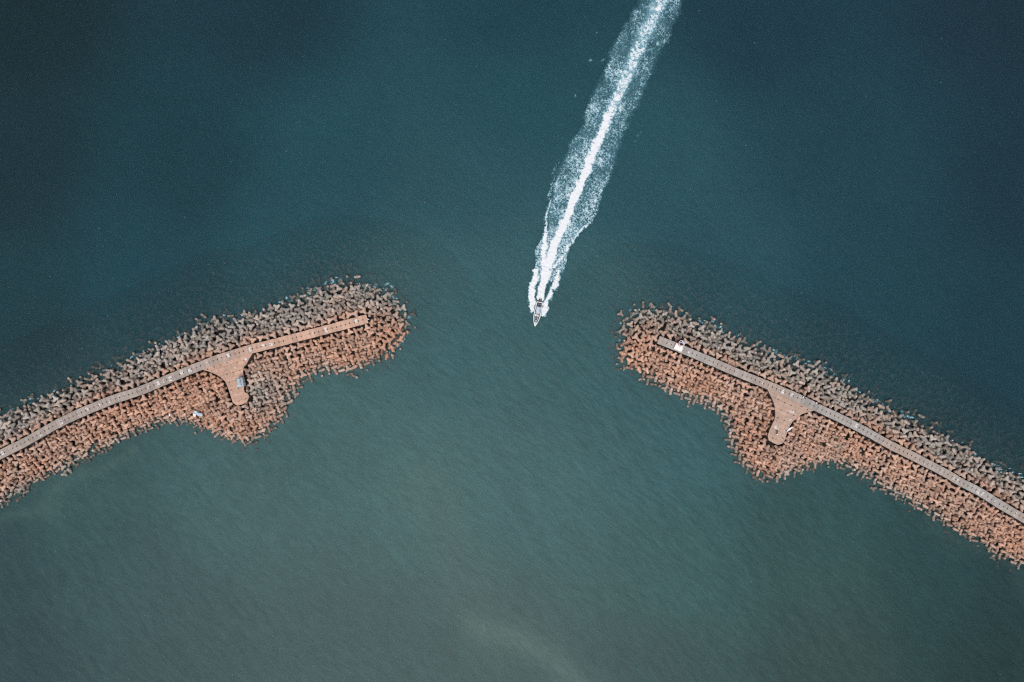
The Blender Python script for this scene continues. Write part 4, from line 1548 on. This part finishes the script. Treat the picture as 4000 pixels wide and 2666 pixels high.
# pole lying over the rocks
a, b = W(3082.5, 1694, ZP), W(3073.5, 1739, 4.6)
pl = MB().tube([(a[0], a[1], ZP + .25), (b[0], b[1], 5.1)], .07, 8).build('pole', M_PALEWOOD)
props(pl, 'long thin pale pole slanting from the platform edge over tetrapods', 'pole')
a, b = W(3461, 1785, 4.0), W(3480, 1772, 4.2)
pl = MB().tube([(a[0], a[1], 5.0), ((a[0] + b[0]) / 2, (a[1] + b[1]) / 2 + .1, 5.12), (b[0], b[1], 5.3)], .06, 8).build('pole', M_PALEWOOD)
props(pl, 'short pale driftwood pole lying on orange tetrapods below the walkway', 'pole')

# scooters with white boxes
def make_scooter(px, py, qx, qy, label):
    a, b = W(px, py, ZP + .6), W(qx, qy, ZP + .6)      # box end, front end
    d = (b - a)[:2]; ang = math.atan2(d[1], d[0])
    c = (a + b) / 2
    root = empty('scooter', (c[0], c[1], ZP), ang)
    props(root, label, 'scooter', 'scooters parked on the beacon pier')
    MB().box((.05, 0, .45), (.75, .30, .22), 0, .07).box((.48, 0, .62), (.14, .36, .62), 0, .05, 0, R(-18)).build('body', M_SCOOT, root)
    MB().box((-.12, 0, .76), (.66, .28, .12), 0, .05).build('seat', M_BLACK, root)
    for x in (-.50, .66):
        w_ = MB().cone((x, -.05, .26), (x, .05, .26), .26, .26, 20).build('wheel', M_BLACK, root, True)
        MB().cone((x, -.056, .26), (x, .056, .26), .13, .13, 14).build('rim', M_STEEL, w_, True)
    MB().tube([(.50, -.36, 1.02), (.46, -.15, 1.06), (.46, .15, 1.06), (.50, .36, 1.02)], .025).tube([(.64, 0, .4), (.47, 0, 1.05)], .03).build('handlebar', M_GREYB, root)
    MB().box((.66, 0, .80), (.10, .18, .14), 0, .03).build('headlight', M_CUSH, root)
    MB().box((-.62, 0, .98), (.42, .44, .38), 0, .05).build('box', M_WHITE, root)


make_scooter(3033.8, 1697.5, 3037.5, 1685.5, 'dark scooter with white rear box parked in the middle of the platform')
make_scooter(3136.0, 1552.0, 3147.5, 1558.2, 'dark scooter with white rear box at the seaward edge opposite the platform')
make_scooter(3188.0, 1574.5, 3200.0, 1581.0, 'dark scooter with white rear box at the edge where platform and walkway join')

# shrubs growing between blocks
def shrub(px, py, r, label, seed):
    rg = np.random.default_rng(seed)
    z0 = 2.9
    p = W(px, py, z0)
    root = empty('shrub', (p[0], p[1], z0))
    props(root, label, 'shrub', 'shrubs among the tetrapods')
    n = 520
    V, Q = [], []
    cl = rg.normal(0, .55, (9, 3)) * (r, r, .4)
    for i in range(n):
        c = cl[rg.integers(9)] + rg.normal(0, .28, 3) * (r, r, .7)
        c[2] = abs(c[2]) + 1.0
        L = rg.uniform(.10, .2); w_ = L * .45
        R3 = np.array(Euler((rg.uniform(-.9, .9), rg.uniform(-.9, .9), rg.uniform(0, 6.28))).to_matrix())
        for v in ((-L, 0, 0), (0, -w_, .03), (L, 0, 0), (0, w_, .03)):
            V.append(c + R3 @ np.array(v))
        Q.append((4*i, 4*i+1, 4*i+2, 4*i+3))
    me = quads_mesh('foliage', V, Q, False)
    link('foliage', me, M_LEAF, root)
    st = MB()
    for k in range(7):
        e = cl[k]
        st.tube([(0, 0, -.6), (e[0] * .5, e[1] * .5, .5), (e[0], e[1], 1.2)], .035, 6)
    st.build('stem', M_TIMBER, root)


M_LEAF = plain('shrub_leaf', (0.055, 0.095, 0.045), 0.7, var=0.45, scale=1.2)
shrub(626, 1527, 1.2, 'low green shrub at the harbour edge of the shelter pier walkway', 1)
shrub(637, 1541, 1.0, 'smaller green shrub lower down between tetrapods below the walkway', 2)

# ------------------------------------------------------------------ light, sky, camera
wd = bpy.data.worlds.new('World')
scene.world = wd
wd.use_nodes = True
nt = wd.node_tree
nt.nodes.clear()
ow = nt.nodes.new('ShaderNodeOutputWorld'); bg = nt.nodes.new('ShaderNodeBackground')
sky = nt.nodes.new('ShaderNodeTexSky'); sky.sky_type = 'NISHITA'; sky.sun_disc = False
sky.sun_elevation = R(70); sky.sun_rotation = R(195); sky.air_density = 1.2; sky.dust_density = 4.0; sky.ozone_density = 1.0
bg.inputs[1].default_value = 0.05
nt.links.new(sky.outputs[0], bg.inputs[0]); nt.links.new(bg.outputs[0], ow.inputs[0])
sl = bpy.data.lights.new('sun', 'SUN')
sl.energy = 1.5; sl.angle = R(42); sl.color = (1.0, 0.965, 0.92)
so = bpy.data.objects.new('sun', sl)
so.rotation_euler = Euler((R(22), 0, R(-15)))
so.location = (0, -60, 120)
COL.objects.link(so)

cam = bpy.data.cameras.new('camera')
co = bpy.data.objects.new('camera', cam)
cam.sensor_width = 36.0; cam.sensor_fit = 'HORIZONTAL'
cam.lens = 36.0 * H / 400.0
cam.clip_start = 1.0; cam.clip_end = 9000
co.location = (0, 0, H)
co.rotation_euler = (0, 0, 0)
COL.objects.link(co)
scene.camera = co

vs = scene.view_settings
vs.view_transform = 'Standard'; vs.look = 'None'; vs.exposure = 0.82; vs.gamma = 1.0
vs.use_curve_mapping = False
scene.cycles.use_denoising = False
scene.cycles.use_adaptive_sampling = False
scene.cycles.filter_width = 1.2
scene.cycles.max_bounces = 10
scene.cycles.transparent_max_bounces = 24
scene.cycles.diffuse_bounces = 1
scene.render.film_transparent = False
